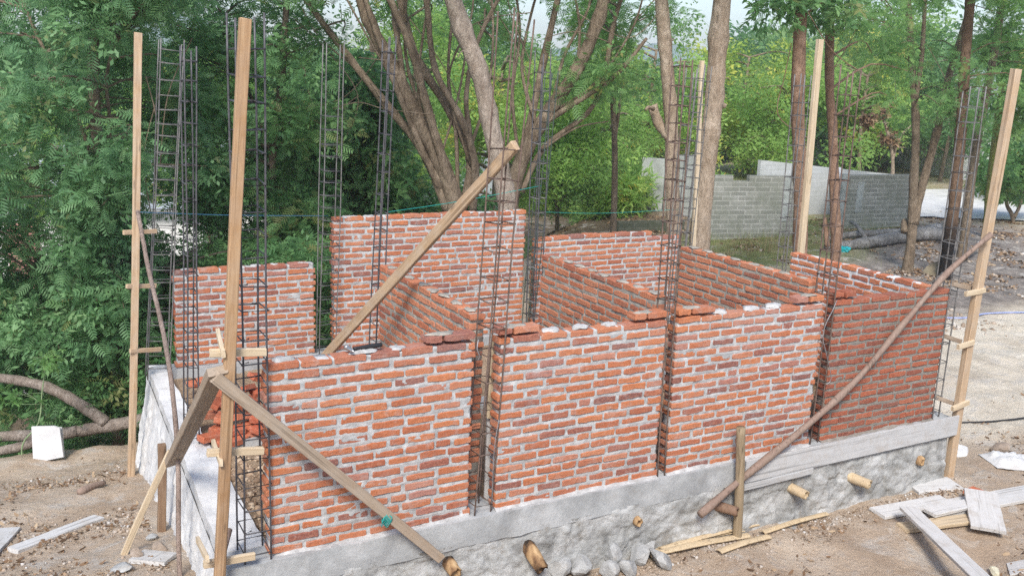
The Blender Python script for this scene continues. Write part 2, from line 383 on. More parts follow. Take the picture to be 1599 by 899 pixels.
# under the building the soil is covered by the fill; keep the sheet just below it
nx, ny = len(gx), len(gy)
idx = np.arange(nx * ny).reshape(ny, nx)
F = np.stack([idx[:-1, :-1], idx[:-1, 1:], idx[1:, 1:], idx[1:, :-1]], -1).reshape(-1, 4)
gme = np_mesh('ground', np.stack([GX, GY, GZ], -1).reshape(-1, 3), F, None, True)
# kinds of soil: r = pale sand, g = burnt litter, b = grass
fx, fy = GX.ravel(), GY.ravel()
wob = 0.5 * fbm(fx * 0.8, fy * 0.8)
def blob(cx, cy, rx, ry, ang=0.0, soft=0.35):
    c, s = math.cos(ang), math.sin(ang); dx, dy = fx - cx, fy - cy
    d = np.hypot((dx * c + dy * s) / rx, (-dx * s + dy * c) / ry) + wob * 0.5
    return sstep(1 + soft, 1 - soft, d)
p_s = atZ(1555, 535, -.6); p_b = atZ(1440, 410, -.6); p_g = atZ(1170, 385, -.6); p_l = atZ(880, 345, -.6)
sand = np.maximum(blob(p_s[0] + 0.6, p_s[1] + 0.2, 3.4, 1.15, 0.30), blob(9.3, 1.2, 2.2, 0.75, 0.2))
burn = np.maximum(blob(p_b[0] + 1, p_b[1] + 0.6, 5.5, 2.3, 0.45), blob(15.5, 5.8, 4, 1.1, 0.3))
grs = np.maximum(np.maximum(blob(p_g[0], p_g[1], 3.2, 2.0, 0.4), blob(p_g[0] + 4, p_g[1] + 2, 3.0, 2.0)), sstep(22, 34, np.hypot(fx, fy)) * sstep(-0.35, 0.2, wob))
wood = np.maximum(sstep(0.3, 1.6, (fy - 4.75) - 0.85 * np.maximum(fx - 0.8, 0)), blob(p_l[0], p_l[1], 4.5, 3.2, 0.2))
ca = gme.color_attributes.new('zone', 'FLOAT_COLOR', 'POINT')
ca.data.foreach_set('color', np.stack([sand, burn, grs, wood], -1).astype(np.float32).ravel())
k = NM('soil')
zt = k.n.new('ShaderNodeVertexColor'); zt.layer_name = 'zone'
sp = k.n.new('ShaderNodeSeparateColor'); k.l.new(zt.outputs['Color'], sp.inputs[0])
base = k.ramp(k.noise(1.6, 9, 0.66), [(0.3, (0.36, 0.265, 0.185)), (0.48, (0.49, 0.385, 0.285)), (0.62, (0.57, 0.47, 0.365)), (0.75, (0.63, 0.555, 0.465))])
base = k.mix(k.ramp(k.noise(7, 8, 0.7), [(0.5, 0.0), (0.7, 0.55)]), base, (0.50, 0.46, 0.415))
base = k.mix(k.ramp(k.noise(0.7, 6, 0.6), [(0.5, 0.0), (0.62, 0.5)]), base, (0.40, 0.305, 0.225))
sandc = k.ramp(k.noise(2.2, 8, 0.65), [(0.3, (0.47, 0.41, 0.33)), (0.5, (0.66, 0.59, 0.48)), (0.7, (0.74, 0.68, 0.58))])
base = k.mix(sp.outputs[0], base, sandc)
burnc = k.ramp(k.noise(3.5, 9, 0.75), [(0.3, (0.10, 0.092, 0.088)), (0.48, (0.20, 0.178, 0.165)), (0.62, (0.32, 0.285, 0.255)), (0.76, (0.50, 0.465, 0.43))])
base = k.mix(sp.outputs[1], base, burnc)
grc = k.ramp(k.noise(2.0, 7, 0.7), [(0.35, (0.14, 0.175, 0.06)), (0.55, (0.25, 0.26, 0.11)), (0.7, (0.38, 0.32, 0.19))])
base = k.mix(sp.outputs[2], base, grc)
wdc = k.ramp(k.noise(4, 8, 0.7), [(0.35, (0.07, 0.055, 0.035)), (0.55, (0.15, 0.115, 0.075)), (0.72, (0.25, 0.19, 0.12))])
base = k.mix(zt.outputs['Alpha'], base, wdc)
base = k.mix(k.ramp(k.noise(2.6, 9, 0.72, dist=0.8), [(0.54, 0.0), (0.62, 0.6)]), base, (0.56, 0.53, 0.485))
base = k.mix(k.ramp(k.noise(55, 4), [(0.5, 0.0), (0.75, 0.4)]), base, (0.28, 0.22, 0.17))
k.col(base).rough(0.97, 0.1); k.bump(k.noise(14, 10, 0.74), 0.9, 0.05)
SOIL = k.m
g = link('ground', gme, SOIL); tag(g, kind='structure')

# ------------------------------------------------------------------ foundation
fnd = thing('foundation', 'long grey concrete plinth with rough rendered rubble base under the brick stalls', 'foundation')
def rough_face(mb, P, nu, nv, amp, nrm, sc, smooth_top=True, zs=1.2):
    """P(u,v) -> point, u,v in 0..1; displaced along nrm"""
    vs = []
    us = np.linspace(0, 1, nu + 1); vv = np.linspace(0, 1, nv + 1)
    U, V = np.meshgrid(us, vv)
    pts = P(U, V)
    L = pts
    k1 = (L[..., 0] + L[..., 1]) * sc; k2 = L[..., 2] * sc * zs
    wx = k1 * 0.85 + 0.35 * fbm(k1 * 1.7, k2 * 1.7, 3); wy = k2 * 1.05 + 0.35 * fbm(k1 * 1.7 + 33, k2 * 1.7, 3)
    bx = np.floor(wx).astype(int); by = np.floor(wy).astype(int); best = np.full(wx.shape, 9e9); sec = best.copy(); cid = np.zeros(wx.shape); tx = np.zeros(wx.shape)
    for ox in (-1, 0, 1):
        for oy in (-1, 0, 1):
            cx_ = bx + ox; cy_ = by + oy; qx = cx_ + _tab[cx_ & 255, cy_ & 255]; qy = cy_ + _tab[(cx_ + 91) & 255, (cy_ + 37) & 255]
            d_ = (wx - qx) ** 2 + (wy - qy) ** 2; m_ = d_ < best
            sec = np.where(m_, best, np.minimum(sec, d_)); cid = np.where(m_, _tab[(cx_ + 13) & 255, (cy_ + 57) & 255] - 0.5, cid); tx = np.where(m_, (wx - qx) * (_tab[(cx_ + 7) & 255, cy_ & 255] - .5) + (wy - qy) * (_tab[cx_ & 255, (cy_ + 19) & 255] - .5), tx); best = np.where(m_, d_, best)
    edge = sstep(0.0, 0.22, np.sqrt(sec) - np.sqrt(best))
    n = 0.30 * cid + 0.5 * tx - 0.10 * (1 - edge) + 0.25 * fbm(k1 * 1.9 + 7, k2 * 2.3, 4) + np.clip(fbm(k1, k2, 4), -0.32, 0.24) * 0.6 + 0.30 * fbm(k1 * 3.7 + 5, k2 * 3.7, 3) + 0.18 * sstep(0.05, 0.12, fbm(k1 * 1.3 + 60, k2 * 1.3 + 9, 5))
    if smooth_top: n = n * sstep(0, 0.12, V)
    pts = pts + amp * n[..., None] * np.array(nrm)
    ii = np.arange((nu + 1) * (nv + 1)).reshape(nv + 1, nu + 1)
    f = np.stack([ii[:-1, :-1], ii[:-1, 1:], ii[1:, 1:], ii[1:, :-1]], -1).reshape(-1, 4)
    mb.add(pts.reshape(-1, 3), f.tolist())
def rbox(mb, x0, y0, z0, x1, y1, z1, ch=0.008, step=0.12, jit=0.004):
    """box with worn edges: top and faces as rough grids"""
    for (P, n, lu, lv) in (
        (lambda U, V: np.stack([x0 + (x1 - x0) * U, 0 * U + y0, z1 + (z0 - z1) * V], -1), (0, -1, 0), x1 - x0, z1 - z0),
        (lambda U, V: np.stack([x0 + (x1 - x0) * U, 0 * U + y1, z1 + (z0 - z1) * V], -1), (0, 1, 0), x1 - x0, z1 - z0),
        (lambda U, V: np.stack([0 * U + x0, y0 + (y1 - y0) * U, z1 + (z0 - z1) * V], -1), (-1, 0, 0), y1 - y0, z1 - z0),
        (lambda U, V: np.stack([0 * U + x1, y0 + (y1 - y0) * U, z1 + (z0 - z1) * V], -1), (1, 0, 0), y1 - y0, z1 - z0),
        (lambda U, V: np.stack([x0 + (x1 - x0) * U, y0 + (y1 - y0) * V, 0 * U + z1], -1), (0, 0, 1), x1 - x0, y1 - y0)):
        nu = max(2, int(lu / step)); nv = max(2, int(lv / step))
        us = np.linspace(0, 1, nu + 1); vv = np.linspace(0, 1, nv + 1); U, V = np.meshgrid(us, vv)
        pts = P(U, V); kx = pts[..., 0] * 9 + pts[..., 2] * 3; ky = pts[..., 1] * 9 + pts[..., 2] * 7
        d = np.stack([fbm(kx, ky, 3), fbm(kx + 40, ky + 11, 3), fbm(kx + 80, ky + 23, 3)], -1) * jit * 2
        pts = pts + d
        ii = np.arange((nu + 1) * (nv + 1)).reshape(nv + 1, nu + 1)
        f = np.stack([ii[:-1, :-1], ii[:-1, 1:], ii[1:, 1:], ii[1:, :-1]], -1).reshape(-1, 4)
        mb.add(pts.reshape(-1, 3), f.tolist())
XR = 6.36
b = MB(); rbox(b, -0.255, -0.055, -0.20, XR, 0.16, 0.0, step=0.035, jit=0.0055); b.build('plinth_beam', CO_BEAM, fnd)
b = MB(); rbox(b, -0.255, 0.163, -0.21, 0.03, 4.15, 0.004, step=0.05, jit=0.008); b.v = [(x + (0.13 * y / 4.1 if x < -0.1 else 0), y, z) for (x, y, z) in b.v]; tag(b.build('plinth_beam', CO_LIGHT, fnd), 'pale cement-splashed side beam')
for yy in (2.02, 4.03):
    b = MB(); rbox(b, 0.033, yy - 0.11, -0.21, XR, yy + 0.11, -0.003, step=0.07); b.build('cross_beam', CO_BEAM, fnd)
for xx in (1.48, 3.04, 4.63, 6.2):
    b = MB(); rbox(b, xx - 0.1, 0.163, -0.21, xx + 0.1, 1.907, -0.006, step=0.09); b.build('cross_beam', CO_BEAM, fnd)
    if xx > 5: b = MB(); rbox(b, xx - 0.1, 2.133, -0.21, xx + 0.1, 3.917, -0.006, step=0.09); b.build('cross_beam', CO_BEAM, fnd)
b = MB()
rough_face(b, lambda U, V: np.stack([-0.27 + (XR - 0.02 + 0.27) * U, -0.046 - 0.03 * V, -0.165 - 0.79 * V], -1), 480, 64, 0.036, (0, -1, 0), 4.5, False)
rough_face(b, lambda U, V: np.stack([0 * U + XR - 0.03 + 0.03 * V, -0.05 + 4.1 * U, -0.203 - 0.75 * V], -1), 120, 30, 0.04, (1, 0, 0), 5.0)
b.build('rubble_base', CO_RUB, fnd, True)
b = MB()
rough_face(b, lambda U, V: np.stack([-0.262 + 0.13 * (4.15 - 4.2 * U) / 4.1 - 0.15 * V, 4.15 - 4.2 * U, -0.10 - 1.0 * V], -1), 260, 60, 0.045, (-1, 0, 0), 6.0, True, 0.45)
b.build('rubble_base', CO_LIGHT, fnd, True)
# soil fill inside the stalls
fxs = np.linspace(0.0, 6.2, 160); fys = np.linspace(0.12, 4.0, 110); FX, FY = np.meshgrid(fxs, fys)
FZ = -0.10 + 0.05 * fbm(FX * 2.2, FY * 2.2) + 0.03 * fbm(FX * 11, FY * 11) - 0.05 * sstep(0.5, 0.0, FY - 0.1)
ii = np.arange(FX.size).reshape(FX.shape)
fm = np_mesh('soil', np.stack([FX, FY, FZ], -1).reshape(-1, 3), np.stack([ii[:-1, :-1], ii[:-1, 1:], ii[1:, 1:], ii[1:, :-1]], -1).reshape(-1, 4), None, True)
kk = NM('sandy_fill')
cc = kk.ramp(kk.noise(6, 9, 0.72), [(0.3, (0.24, 0.17, 0.11)), (0.5, (0.40, 0.295, 0.20)), (0.7, (0.50, 0.39, 0.28))])
kk.col(cc).rough(0.97, 0.1); kk.bump(kk.noise(18, 8, 0.75), 1.0, 0.05)
tag(link('soil', fm, kk.m), kind='structure')

# ------------------------------------------------------------------ brick walls
PITCHV = 0.0655
def brick_shape(L, H, T, n=20, amp=0.0030):
    """irregular hand-moulded brick, axis u (0..L), v (0..H), depth 0..-T : four rings and two caps"""
    per = []
    m = n // 2 - 2
    top = [(q, 1) for q in np.linspace(0.015, 0.985, m)]; bot = [(q, 0) for q in np.linspace(0.985, 0.015, m)]
    r = [(0, 0.2), (0, 0.8)] + top + [(1, 0.8), (1, 0.2)] + bot
    sag = random.uniform(-0.004, 0.004); ph = random.random() * 6; fr = random.uniform(4, 9)
    pts = []
    for (a, bq) in r:
        u = a * L; v = bq * H
        v += sag * 0.7 * math.sin(a * math.pi) + amp * 0.7 * math.sin(a * fr + ph + bq * 2)
        pts.append((u + random.uniform(-amp, amp) * 0.7, v + random.uniform(-amp, amp) * 0.8))
    cx = L / 2; cy = H / 2; ins = 0.0030
    def inset(p):
        return (p[0] + (ins if p[0] < cx else -ins) * min(1, abs(p[0] - cx) / (L * 0.45)), p[1] + (ins if p[1] < cy else -ins))
    k = len(pts); vs = []
    for (z, q) in ((0.0, 1), (-0.0035, 0), (-T + 0.0035, 0), (-T, 1)):
        for p in pts:
            x, y = inset(p) if q else p
            vs.append((x, y, z + random.uniform(-0.0012, 0.0012)))
    fs = [tuple(range(k))[::-1], tuple(3 * k + i for i in range(k))]
    for j in range(3):
        for i in range(k):
            fs.append((j * k + i, j * k + (i + 1) % k, (j + 1) * k + (i + 1) % k, (j + 1) * k + i))
    return vs, fs
def brick_wall(label, origin, ud, nd, length, courses, bm_, mm, extra=(), dabs=(), thick=0.105, cut=None, seed=1, back_mortar=None, lap=0.0, group='half-built brick wall panels'):
    random.seed(seed)
    ud = np.array(ud, float); nd = np.array(nd, float); up = np.array([0, 0, 1.0])
    root = thing('brick_wall', label, 'wall', origin, group)
    bk = MB(); mo = MB(); db_ = MB()
    H = courses * PITCHV
    def put(mb, vs, fs, u, v, w, tilt=0.0, rnd=None, yaw=0.0):
        out = []
        for (a, b_, c) in vs:
            out.append(ud * (u + a) + up * (v + b_ + tilt * a) + nd * (w + c + yaw * a))
        mb.add(out, fs, rnd)
    def course(i, u0, u1):
        v0 = i * PITCHV + 0.010 + random.uniform(-0.002, 0.002)
        u = u0 + random.uniform(-0.012, 0.012); first = True
        while u < u1 - 0.03:
            L = random.uniform(0.185, 0.212)
            if first and i % 2 == 1: L = random.uniform(0.085, 0.115)
            elif random.random() < 0.06: L = random.uniform(0.08, 0.13)
            first = False
            if u + L > u1 - 0.06: L = u1 - u + random.uniform(-0.012, 0.014)
            if L < 0.035: break
            hh = random.uniform(0.0360, 0.0448)
            vs, fs = brick_shape(L, hh, thick + random.uniform(-0.004, 0.006))
            put(bk, vs, fs, u, v0 + random.uniform(-0.003, 0.004) + 0.007 * float(fbm(u * 1.7 + seed, i * 0.35 + seed, 2)), random.uniform(0.0005, 0.0065), random.uniform(-0.014, 0.014), None, random.uniform(-0.012, 0.012))
            u += L + random.uniform(0.014, 0.032)
    for i in range(courses):
        if cut and i >= cut[0]: course(i, cut[1], cut[2])
        else: course(i, 0.0, length)
    for (u0, u1, n) in extra:
        for j in range(n): course(courses + j, u0, u1)
    # mortar body
    nu = max(4, int(length / 0.013)); nv = max(4, int(H / 0.0115))
    U, V = np.meshgrid(np.linspace(0.011, length - 0.011, nu + 1), np.linspace(0.0, H - 0.022, nv + 1))
    if cut:
        hc = cut[0] * PITCHV - 0.022
        lim = np.where((U < cut[1]) | (U > cut[2]), hc, H - 0.022)
        V = np.minimum(V, lim)
    V = V * 1.0
    o1, o2 = seed * 7.3, seed * 3.1
    def dep(s):
        n1 = fbm(U * 22 + o1 + s, V * 30 + o2, 3); n2 = fbm(U * 5 + o2 + s, V * 8 + o1, 3)
        fr = np.mod(V / PITCHV - 0.1, 1.0)
        d = -0.0042 + 0.0068 * n1 + 0.010 * n2 * (n2 > 0.1) + 0.004 * sstep(0.75, 1.0, fr) - 0.004 * sstep(0.22, 0.0, fr)
        return np.clip(d, -0.016, 0.0062)
    d1, d2 = dep(0), dep(50)
    top_r = 0.010 * fbm(U * 14 + o1, V * 0 + 3, 3) * sstep(H - 0.055, H - 0.022, V)
    A = (ud * U[..., None] + up * (V + top_r)[..., None] + nd * d1[..., None]).reshape(-1, 3)
    B = (ud * U[..., None] + up * (V + top_r)[..., None] + nd * (-thick - d2)[..., None]).reshape(-1, 3)
    ii = np.arange((nu + 1) * (nv + 1)).reshape(nv + 1, nu + 1); N = A.shape[0]
    q = np.stack([ii[:-1, :-1], ii[:-1, 1:], ii[1:, 1:], ii[1:, :-1]], -1).reshape(-1, 4)
    per = np.concatenate([ii[0, :], ii[1:, -1], ii[-1, :-1][::-1], ii[1:-1, 0][::-1]])
    pn = np.roll(per, -1)
    side = np.stack([per, per + N, pn + N, pn], -1)
    mo.add(np.concatenate([A, B]), np.concatenate([q, q[:, ::-1] + N, side]).tolist())
    # dabs of mortar left on the top
    for (u, w, du, dw, dh, lev) in dabs:
        du *= 0.78; dh *= 0.7 if lev < 1 else 0.55
        zt = H - 0.017 + lev * PITCHV - (0.008 if lev > 1 else 0.0)
        ring = []; vs = []; n = 16
        for j, (s, hq) in enumerate(((1.0, -0.5), (0.9, 0.45), (0.55, 0.8))):
            for a in range(n):
                t = 2 * math.pi * a / n; rr = s * (1 + 0.22 * math.sin(3 * t + u * 9) + 0.15 * math.sin(5 * t + u * 31) + random.uniform(-.13, .13))
                vs.append(ud * (u + du * rr * math.cos(t)) + nd * (w + dw * rr * math.sin(t)) + up * (zt + dh * 0.8 * hq * (1 + random.uniform(-.45, .45))))
        vs.append(ud * u + nd * w + up * (zt + dh * .65))
        fs = []
        for j in range(2):
            for a in range(n): fs.append((j * n + a, j * n + (a + 1) % n, (j + 1) * n + (a + 1) % n, (j + 1) * n + a))
        for a in range(n): fs.append((2 * n + a, 2 * n + (a + 1) % n, 3 * n))
        (db_ if lev > 1 else mo).add(vs, fs)
    if origin[1] < 0.01:
        nn = int(length / 0.02); us = np.linspace(0, length, nn + 1); a1 = np.clip(0.016 + 0.03 * fbm(us * 6 + seed * 3, us * 0 + 1, 4), 0.003, .05); a2 = np.clip(0.03 + 0.03 * fbm(us * 5 + seed * 5, us * 0 + 9, 4), 0.004, .046)
        vs = []; fs = []
        for q in range(nn + 1):
            for (w_, z_) in ((-0.004, a1[q]), (0.006, a1[q] * .7), (a2[q] * .6, a1[q] * .35), (a2[q], 0.002), (a2[q] + .002, -.01)): vs.append(ud * us[q] + nd * w_ + up * z_)
        for q in range(nn):
            for j in range(4): fs.append((q * 5 + j, q * 5 + j + 1, q * 5 + j + 6, q * 5 + j + 5))
        mo.add(vs, fs)
    bk.build('brickwork', bm_, root)
    mo.build('mortar', mm, root, True)
    if db_.v: db_.build('mortar_dab', MO_C, root, True)
    return root
X_, Y_ = (1, 0, 0), (0, 1, 0); FR = (0, -1, 0); LT = (-1, 0, 0)
def top_dabs(L, n, seed, lev=0, big=1.0):
    r = random.Random(seed)
    return [(r.uniform(0.08, L - 0.08), -0.05 + r.uniform(-.02, .02), r.uniform(0.04, 0.09) * big, r.uniform(0.025, 0.042), r.uniform(0.012, 0.026), lev) for _ in range(n)]
brick_wall('front wall with a hammer on its top course and a timber brace crossing it', (0.0, 0, 0.0), X_, FR, 1.365, 19, BR_W, MO_W, extra=[(1.02, 1.365, 1)], dabs=[(0.12, -0.05, .09, .04, .03, 0.2), (0.62, -0.05, .10, .042, .03, 0.2), (0.85, -.05, .06, .04, .02, .1), (1.15, -0.05, .12, .04, .02, 1.2)], seed=11)
brick_wall('front wall between the slot beside the braced wall and the narrow rebar slot', (1.563, 0, 0.0), X_, FR, 1.39, 19, BR_W, MO_W, extra=[(0.0, 0.30, 1), (1.08, 1.39, 1)], dabs=[(0.12, -.05, .11, .042, .022, 1.2), (0.42, -.05, .09, .04, .032, .2), (0.65, -.05, .08, .042, .03, .2), (0.9, -.05, .07, .035, .025, .15), (1.2, -.05, .1, .042, .02, 1.2)], seed=12)
brick_wall('front wall directly behind the round cut stake, pale joints', (3.045, 0, 0.0), X_, FR, 1.505, 19, BR_W, MO_W, extra=[(0.0, 0.36, 1), (1.22, 1.505, 1)], dabs=[(0.15, -.05, .1, .04, .02, 1.2), (0.44, -.05, .08, .042, .035, .2), (0.75, -.05, .09, .045, .035, .2), (1.0, -.05, .1, .045, .035, .2), (1.36, -.05, .1, .04, .02, 1.2)], seed=13)
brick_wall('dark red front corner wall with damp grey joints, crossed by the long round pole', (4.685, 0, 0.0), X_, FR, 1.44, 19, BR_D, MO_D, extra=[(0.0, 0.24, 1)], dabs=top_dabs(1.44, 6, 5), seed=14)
DLAB = ['dividing wall nearest the hammer, grey cement along its stepped top',
        'dividing wall between the two inner stalls, oval cement dabs along its top',
        'tall dividing wall reaching back to the trunk with the cut branch knot',
        'low corner side wall with bright orange bricks and thick white joints']
for i, (x, n, bm_, mm) in enumerate(((1.435, 21, BR_I, MO_C), (2.992, 21, BR_I, MO_C), (4.58, 21, BR_I, MO_C), (6.01, 19, BR_O, MO_X))):
    r = random.Random(i + 3)
    dd = [(0.12 + 0.205 * q + r.uniform(-.03, .03), -0.045 + r.uniform(-.01, .01), 0.075, 0.036, 0.014, 0.15) for q in range(8)] if i != 3 else top_dabs(1.7, 10, 8)
    y0 = 0.20 if i != 3 else 0.108
    if i == 3:   # side wall: its inner (west) face is seen
        brick_wall(DLAB[i], (x, y0, 0.0), Y_, LT, 1.72, n, bm_, mm, dabs=dd, seed=24)
    else:
        brick_wall(DLAB[i], (x, y0, 0.0), Y_, LT, 1.70, n, bm_, mm, dabs=dd, seed=21 + i)
brick_wall('short back wall behind the front rebar cage, next to the dark planted gap', (0.13, 3.98, 0.0), X_, FR, 1.39, 15, BR_W, MO_W, dabs=top_dabs(1.39, 5, 2), seed=31)
brick_wall('tallest back wall, behind the long slanting timber', (1.72, 3.98, 0.0), X_, FR, 2.28, 22, BR_W, MO_W, dabs=top_dabs(2.28, 8, 3), seed=32)
brick_wall('back wall with a half-finished top course, seen over the dividing walls', (4.15, 3.98, 0.0), X_, FR, 2.12, 17, BR_W, MO_W, cut=(16, 0.0, 1.66), dabs=top_dabs(1.6, 4, 4), seed=33)

# ------------------------------------------------------------------ rebar cages
def stirrup_mesh(wx, wy):
    mb = MB(); a, b_ = wx / 2 + 0.004, wy / 2 + 0.004
    P = [(-a, -b_, 0), (a, -b_, 0), (a, b_, 0), (-a, b_, 0), (-a, -b_, 0.006), (-a + 0.045, -b_ + 0.022, 0.008)]
    tube(mb, P, 0.0044, 6); return mb.mesh('stirrup', True)
def cage(label, x, y, z0, top_px, ypl, wx, wy, m, rot=0.0, s_top=None, step=0.155, extra_top=(0, 0, 0, 0), seed=1, ms=None, s_bot=0.06, splay=0.0):
    rr = random.Random(seed)
    t = atY(top_px[0], top_px[1], ypl)
    root = thing('rebar_cage', label, 'rebar cage', (x, y, z0), 'rebar cages standing between the walls')
    dv = np.array([t[0] - x, 0.0, t[2] - z0]); H = np.linalg.norm(dv)
    q = Vector((0, 0, 1)).rotation_difference(Vector(dv)); root.rotation_mode = 'QUATERNION'
    root.rotation_quaternion = q @ Matrix.Rotation(rot, 4, 'Z').to_quaternion()
    for i, (sx, sy) in enumerate(((-1, -1), (1, -1), (1, 1), (-1, 1))):
        mb = MB(); pts = []; n = 14; L = H + extra_top[i] + rr.uniform(-.03, .03); ph = rr.random() * 6
        for k_ in range(n + 1):
            z = -0.05 + (L + 0.05) * k_ / n; s = max(0, z / H - 0.55)
            pts.append((sx * wx / 2 * (1 + splay * s) + 0.006 * math.sin(z * 2.1 + ph), sy * wy / 2 * (1 + splay * s) + 0.006 * math.cos(z * 1.7 + ph), z))
        tube(mb, pts, 0.0061, 6); mb.build('rebar', m, root, True)
    sm = stirrup_mesh(wx, wy); sm.materials.append(ms or m)
    z = s_bot; zt = s_top if s_top is not None else H - 0.05
    while z < zt:
        o = bpy.data.objects.new('stirrup', sm); C.objects.link(o); o.parent = root
        o.location = (rr.uniform(-.004, .004), rr.uniform(-.004, .004), z); o.rotation_euler = (rr.uniform(-.06, .06), rr.uniform(-.06, .06), math.pi * rr.choice((0, 1)) + rr.uniform(-.04, .04))
        z += step * 0.9 * rr.uniform(0.8, 1.15)
    return root
cage('dark steel cage at the unwalled front corner, behind the propped tall timber', -0.07, 0.07, 0.0, (383, 24), 0.07, 0.145, 0.20, RB_DARK, 0.0, step=0.165, seed=1)
cage('brown cage in the wide front slot, four long bare bars above its ties', 1.462, 0.06, 0.0, (806, 22), 0.06, 0.125, 0.15, RB_RUST, 0.1, s_top=2.55, step=0.19, seed=2, splay=0.5)
cage('grey-brown cage in the narrow front slot beside the tan trunk with cut branch', 3.0, 0.06, 0.0, (1066, 92), 0.06, 0.07, 0.13, RB_RUST, 0.0, step=0.17, seed=3)
cage('dark cage in the slot between pale jointed wall and damp corner wall', 4.62, 0.06, 0.0, (1329, 108), 0.06, 0.085, 0.13, RB_RUST, 0.0, step=0.20, seed=4)
cage('cage at the outer corner of the damp red wall, in front of the charred trunk', 6.17, 0.06, 0.0, (1522, 138), 0.06, 0.11, 0.14, RB_GREY, 0.1, step=0.17, seed=5)
cage('narrow dark cage midway along the pale side beam, behind the slanting prop', -0.085, 2.03, 0.0, (294, 72), 2.03, 0.075, 0.16, RB_DARK, 0.0, step=0.16, seed=6)
cage('slim cage at the back end of the dividing wall nearest the hammer', 1.42, 2.0, 0.0, (608, 58), 2.0, 0.06, 0.13, RB_DARK, 0.0, step=0.18, seed=7)
cage('cage at the back end of the dabbed dividing wall, before the tallest wall edge', 3.0, 2.0, 0.0, (848, 82), 2.0, 0.075, 0.14, RB_DARK, 0.05, step=0.17, extra_top=(0, .05, -.1, 0), seed=8, ms=RB_GREY)
cage('rusty cage at the back end of the tall divider, against the tan trunks', 4.60, 2.02, 0.0, (1086, 108), 2.02, 0.10, 0.14, RB_GREY, 0.1, step=0.18, seed=9)
cage('thin cage beside the reddish straight trunk and bright square post', 6.12, 2.0, 0.0, (1254, 118), 2.0, 0.09, 0.14, RB_GREY, 0.0, step=0.17, seed=10)
cage('wide cage at the back corner of the side beam, beside the post in the trees', -0.06, 3.9, 0.0, (268, 62), 3.9, 0.19, 0.12, RB_GREY, 0.0, step=0.15, seed=12)
cage('wide cage in the dark gap between the short and the tallest back wall', 1.62, 3.93, 0.0, (521, 66), 3.93, 0.18, 0.12, RB_GREY, 0.05, step=0.155, s_top=2.55, seed=13, ms=RB_DARK)
cage('greenish dark cage between the tallest back wall and half-finished back wall', 4.06, 3.93, 0.0, (862, 112), 3.93, 0.09, 0.12, mat_simple('steel_green', (0.06, 0.085, 0.07), 0.6, 0.4, 0.2), 0.05, step=0.15, seed=14)
cage('cage at the end of the half-finished back wall, before a tan trunk', 6.30, 3.95, 0.0, (1101, 105), 3.95, 0.11, 0.12, RB_GREY, 0.1, step=0.16, seed=15)
# pale wire ends twisted on the cages
def wire(label, pts, r, m, name='wire', cat='wire', n=5, group=None):
    mb = MB(); tube(mb, spline(pts, n), r, 6); return tag(mb.build(name, m, None, True), label, cat, group)
wire('pale looped tie wire twisted on the dark cage beside the damp wall', [atY(1300, 485, -.03), atY(1292, 500, -.04), atY(1285, 525, -.04), atY(1291, 555, -.05), atY(1298, 590, -.04), atY(1290, 600, -.03)], 0.003, TIE, 'tie_wire')
wire('straight pale tie wire end poking from the cage beside the damp wall', [atY(1307, 468, -.02), atY(1300, 485, -.05), atY(1288, 508, -.03)], 0.003, TIE, 'tie_wire')
wire('pale tie wire dangling on the brown cage in the wide slot', [atY(747, 530, -.02), atY(745, 545, -.04), atY(749, 556, -.03), atY(746, 562, -.01)], 0.004, TIE, 'tie_wire')
wire('white tie wire running down the lower bars in the wide slot', [atY(779, 655, -.02), atY(772, 700, -.03), atY(769, 760, -.02), atY(768, 795, 0.0)], 0.003, TIE, 'tie_wire')

# ------------------------------------------------------------------ timber posts, battens, braces
HX = (1, 0, 0)
def post(label, a, b_, w, t, m, hint=(0, 1, 0), bats=(), group='square timber posts'):
    a = np.array(a, float); b_ = np.array(b_, float)
    root = thing('timber_post', label, 'post', tuple(a), group)
    bar('beam', a, b_, w, t, m, root, hint, seg=16, bend=0.014)
    for (p, q, bw, bt, bm_) in bats:
        bar('batten', p, q, bw, bt, bm_, root, (0, 0, 1), seg=3, bend=0.001)
    return root
# front corner post (nailed battens reach to the cage)
yA = -0.13
pa = atY(338, 915, yA - 0.02); pb = atY(388, 30, yA - 0.03); pa[2] = gz(pa[0], pa[1]) - 0.05
sc_ = (pa[2] - pb[2]); d_ = atY(338, 915, yA) - pb; pa = pb + d_ * ((gz(pa[0], pa[1]) - 0.08 - pb[2]) / d_[2])
def fb(l, r_, y=yA + 0.045):
    return (atY(l[0], l[1], y), atY(r_[0], r_[1], y), 0.03, 0.045, WD_PALE)
def db(l, r_):   # short batten running back
    a = atY(l[0], l[1], yA - 0.06); b_ = atY(r_[0], r_[1], yA + 0.33); return (a, b_, 0.022, 0.04, WD_PALE)
post('tall orange timber post at the open front corner, short battens tying it to cage', pa, pb, 0.062, 0.045, WD_ORANGE, (0, 1, 0),
     [fb((328, 551), (415, 549)), fb((324, 706), (411, 703)), fb((318, 881), (398, 867)), db((349, 553), (340, 517)), db((345, 723), (333, 690)), db((324, 872), (308, 842))])
# pole in the trees
pa = gpt(202, 742); PY = pa[1]; pa[2] -= 0.06; pb = atY(218, 52, PY)
def lb(l, r_): return (atY(l[0], l[1], PY - 0.04), atY(r_[0], r_[1], PY + 0.10), 0.03, 0.04, WD_FRESH)
post('slim timber post in front of the dark trees, beside the pale side plinth', pa, pb, 0.065, 0.045, WD_FRESH, (0, 1, 0), [lb((193, 363), (244, 361)), lb((198, 447), (243, 446)), lb((203, 548), (251, 545))])
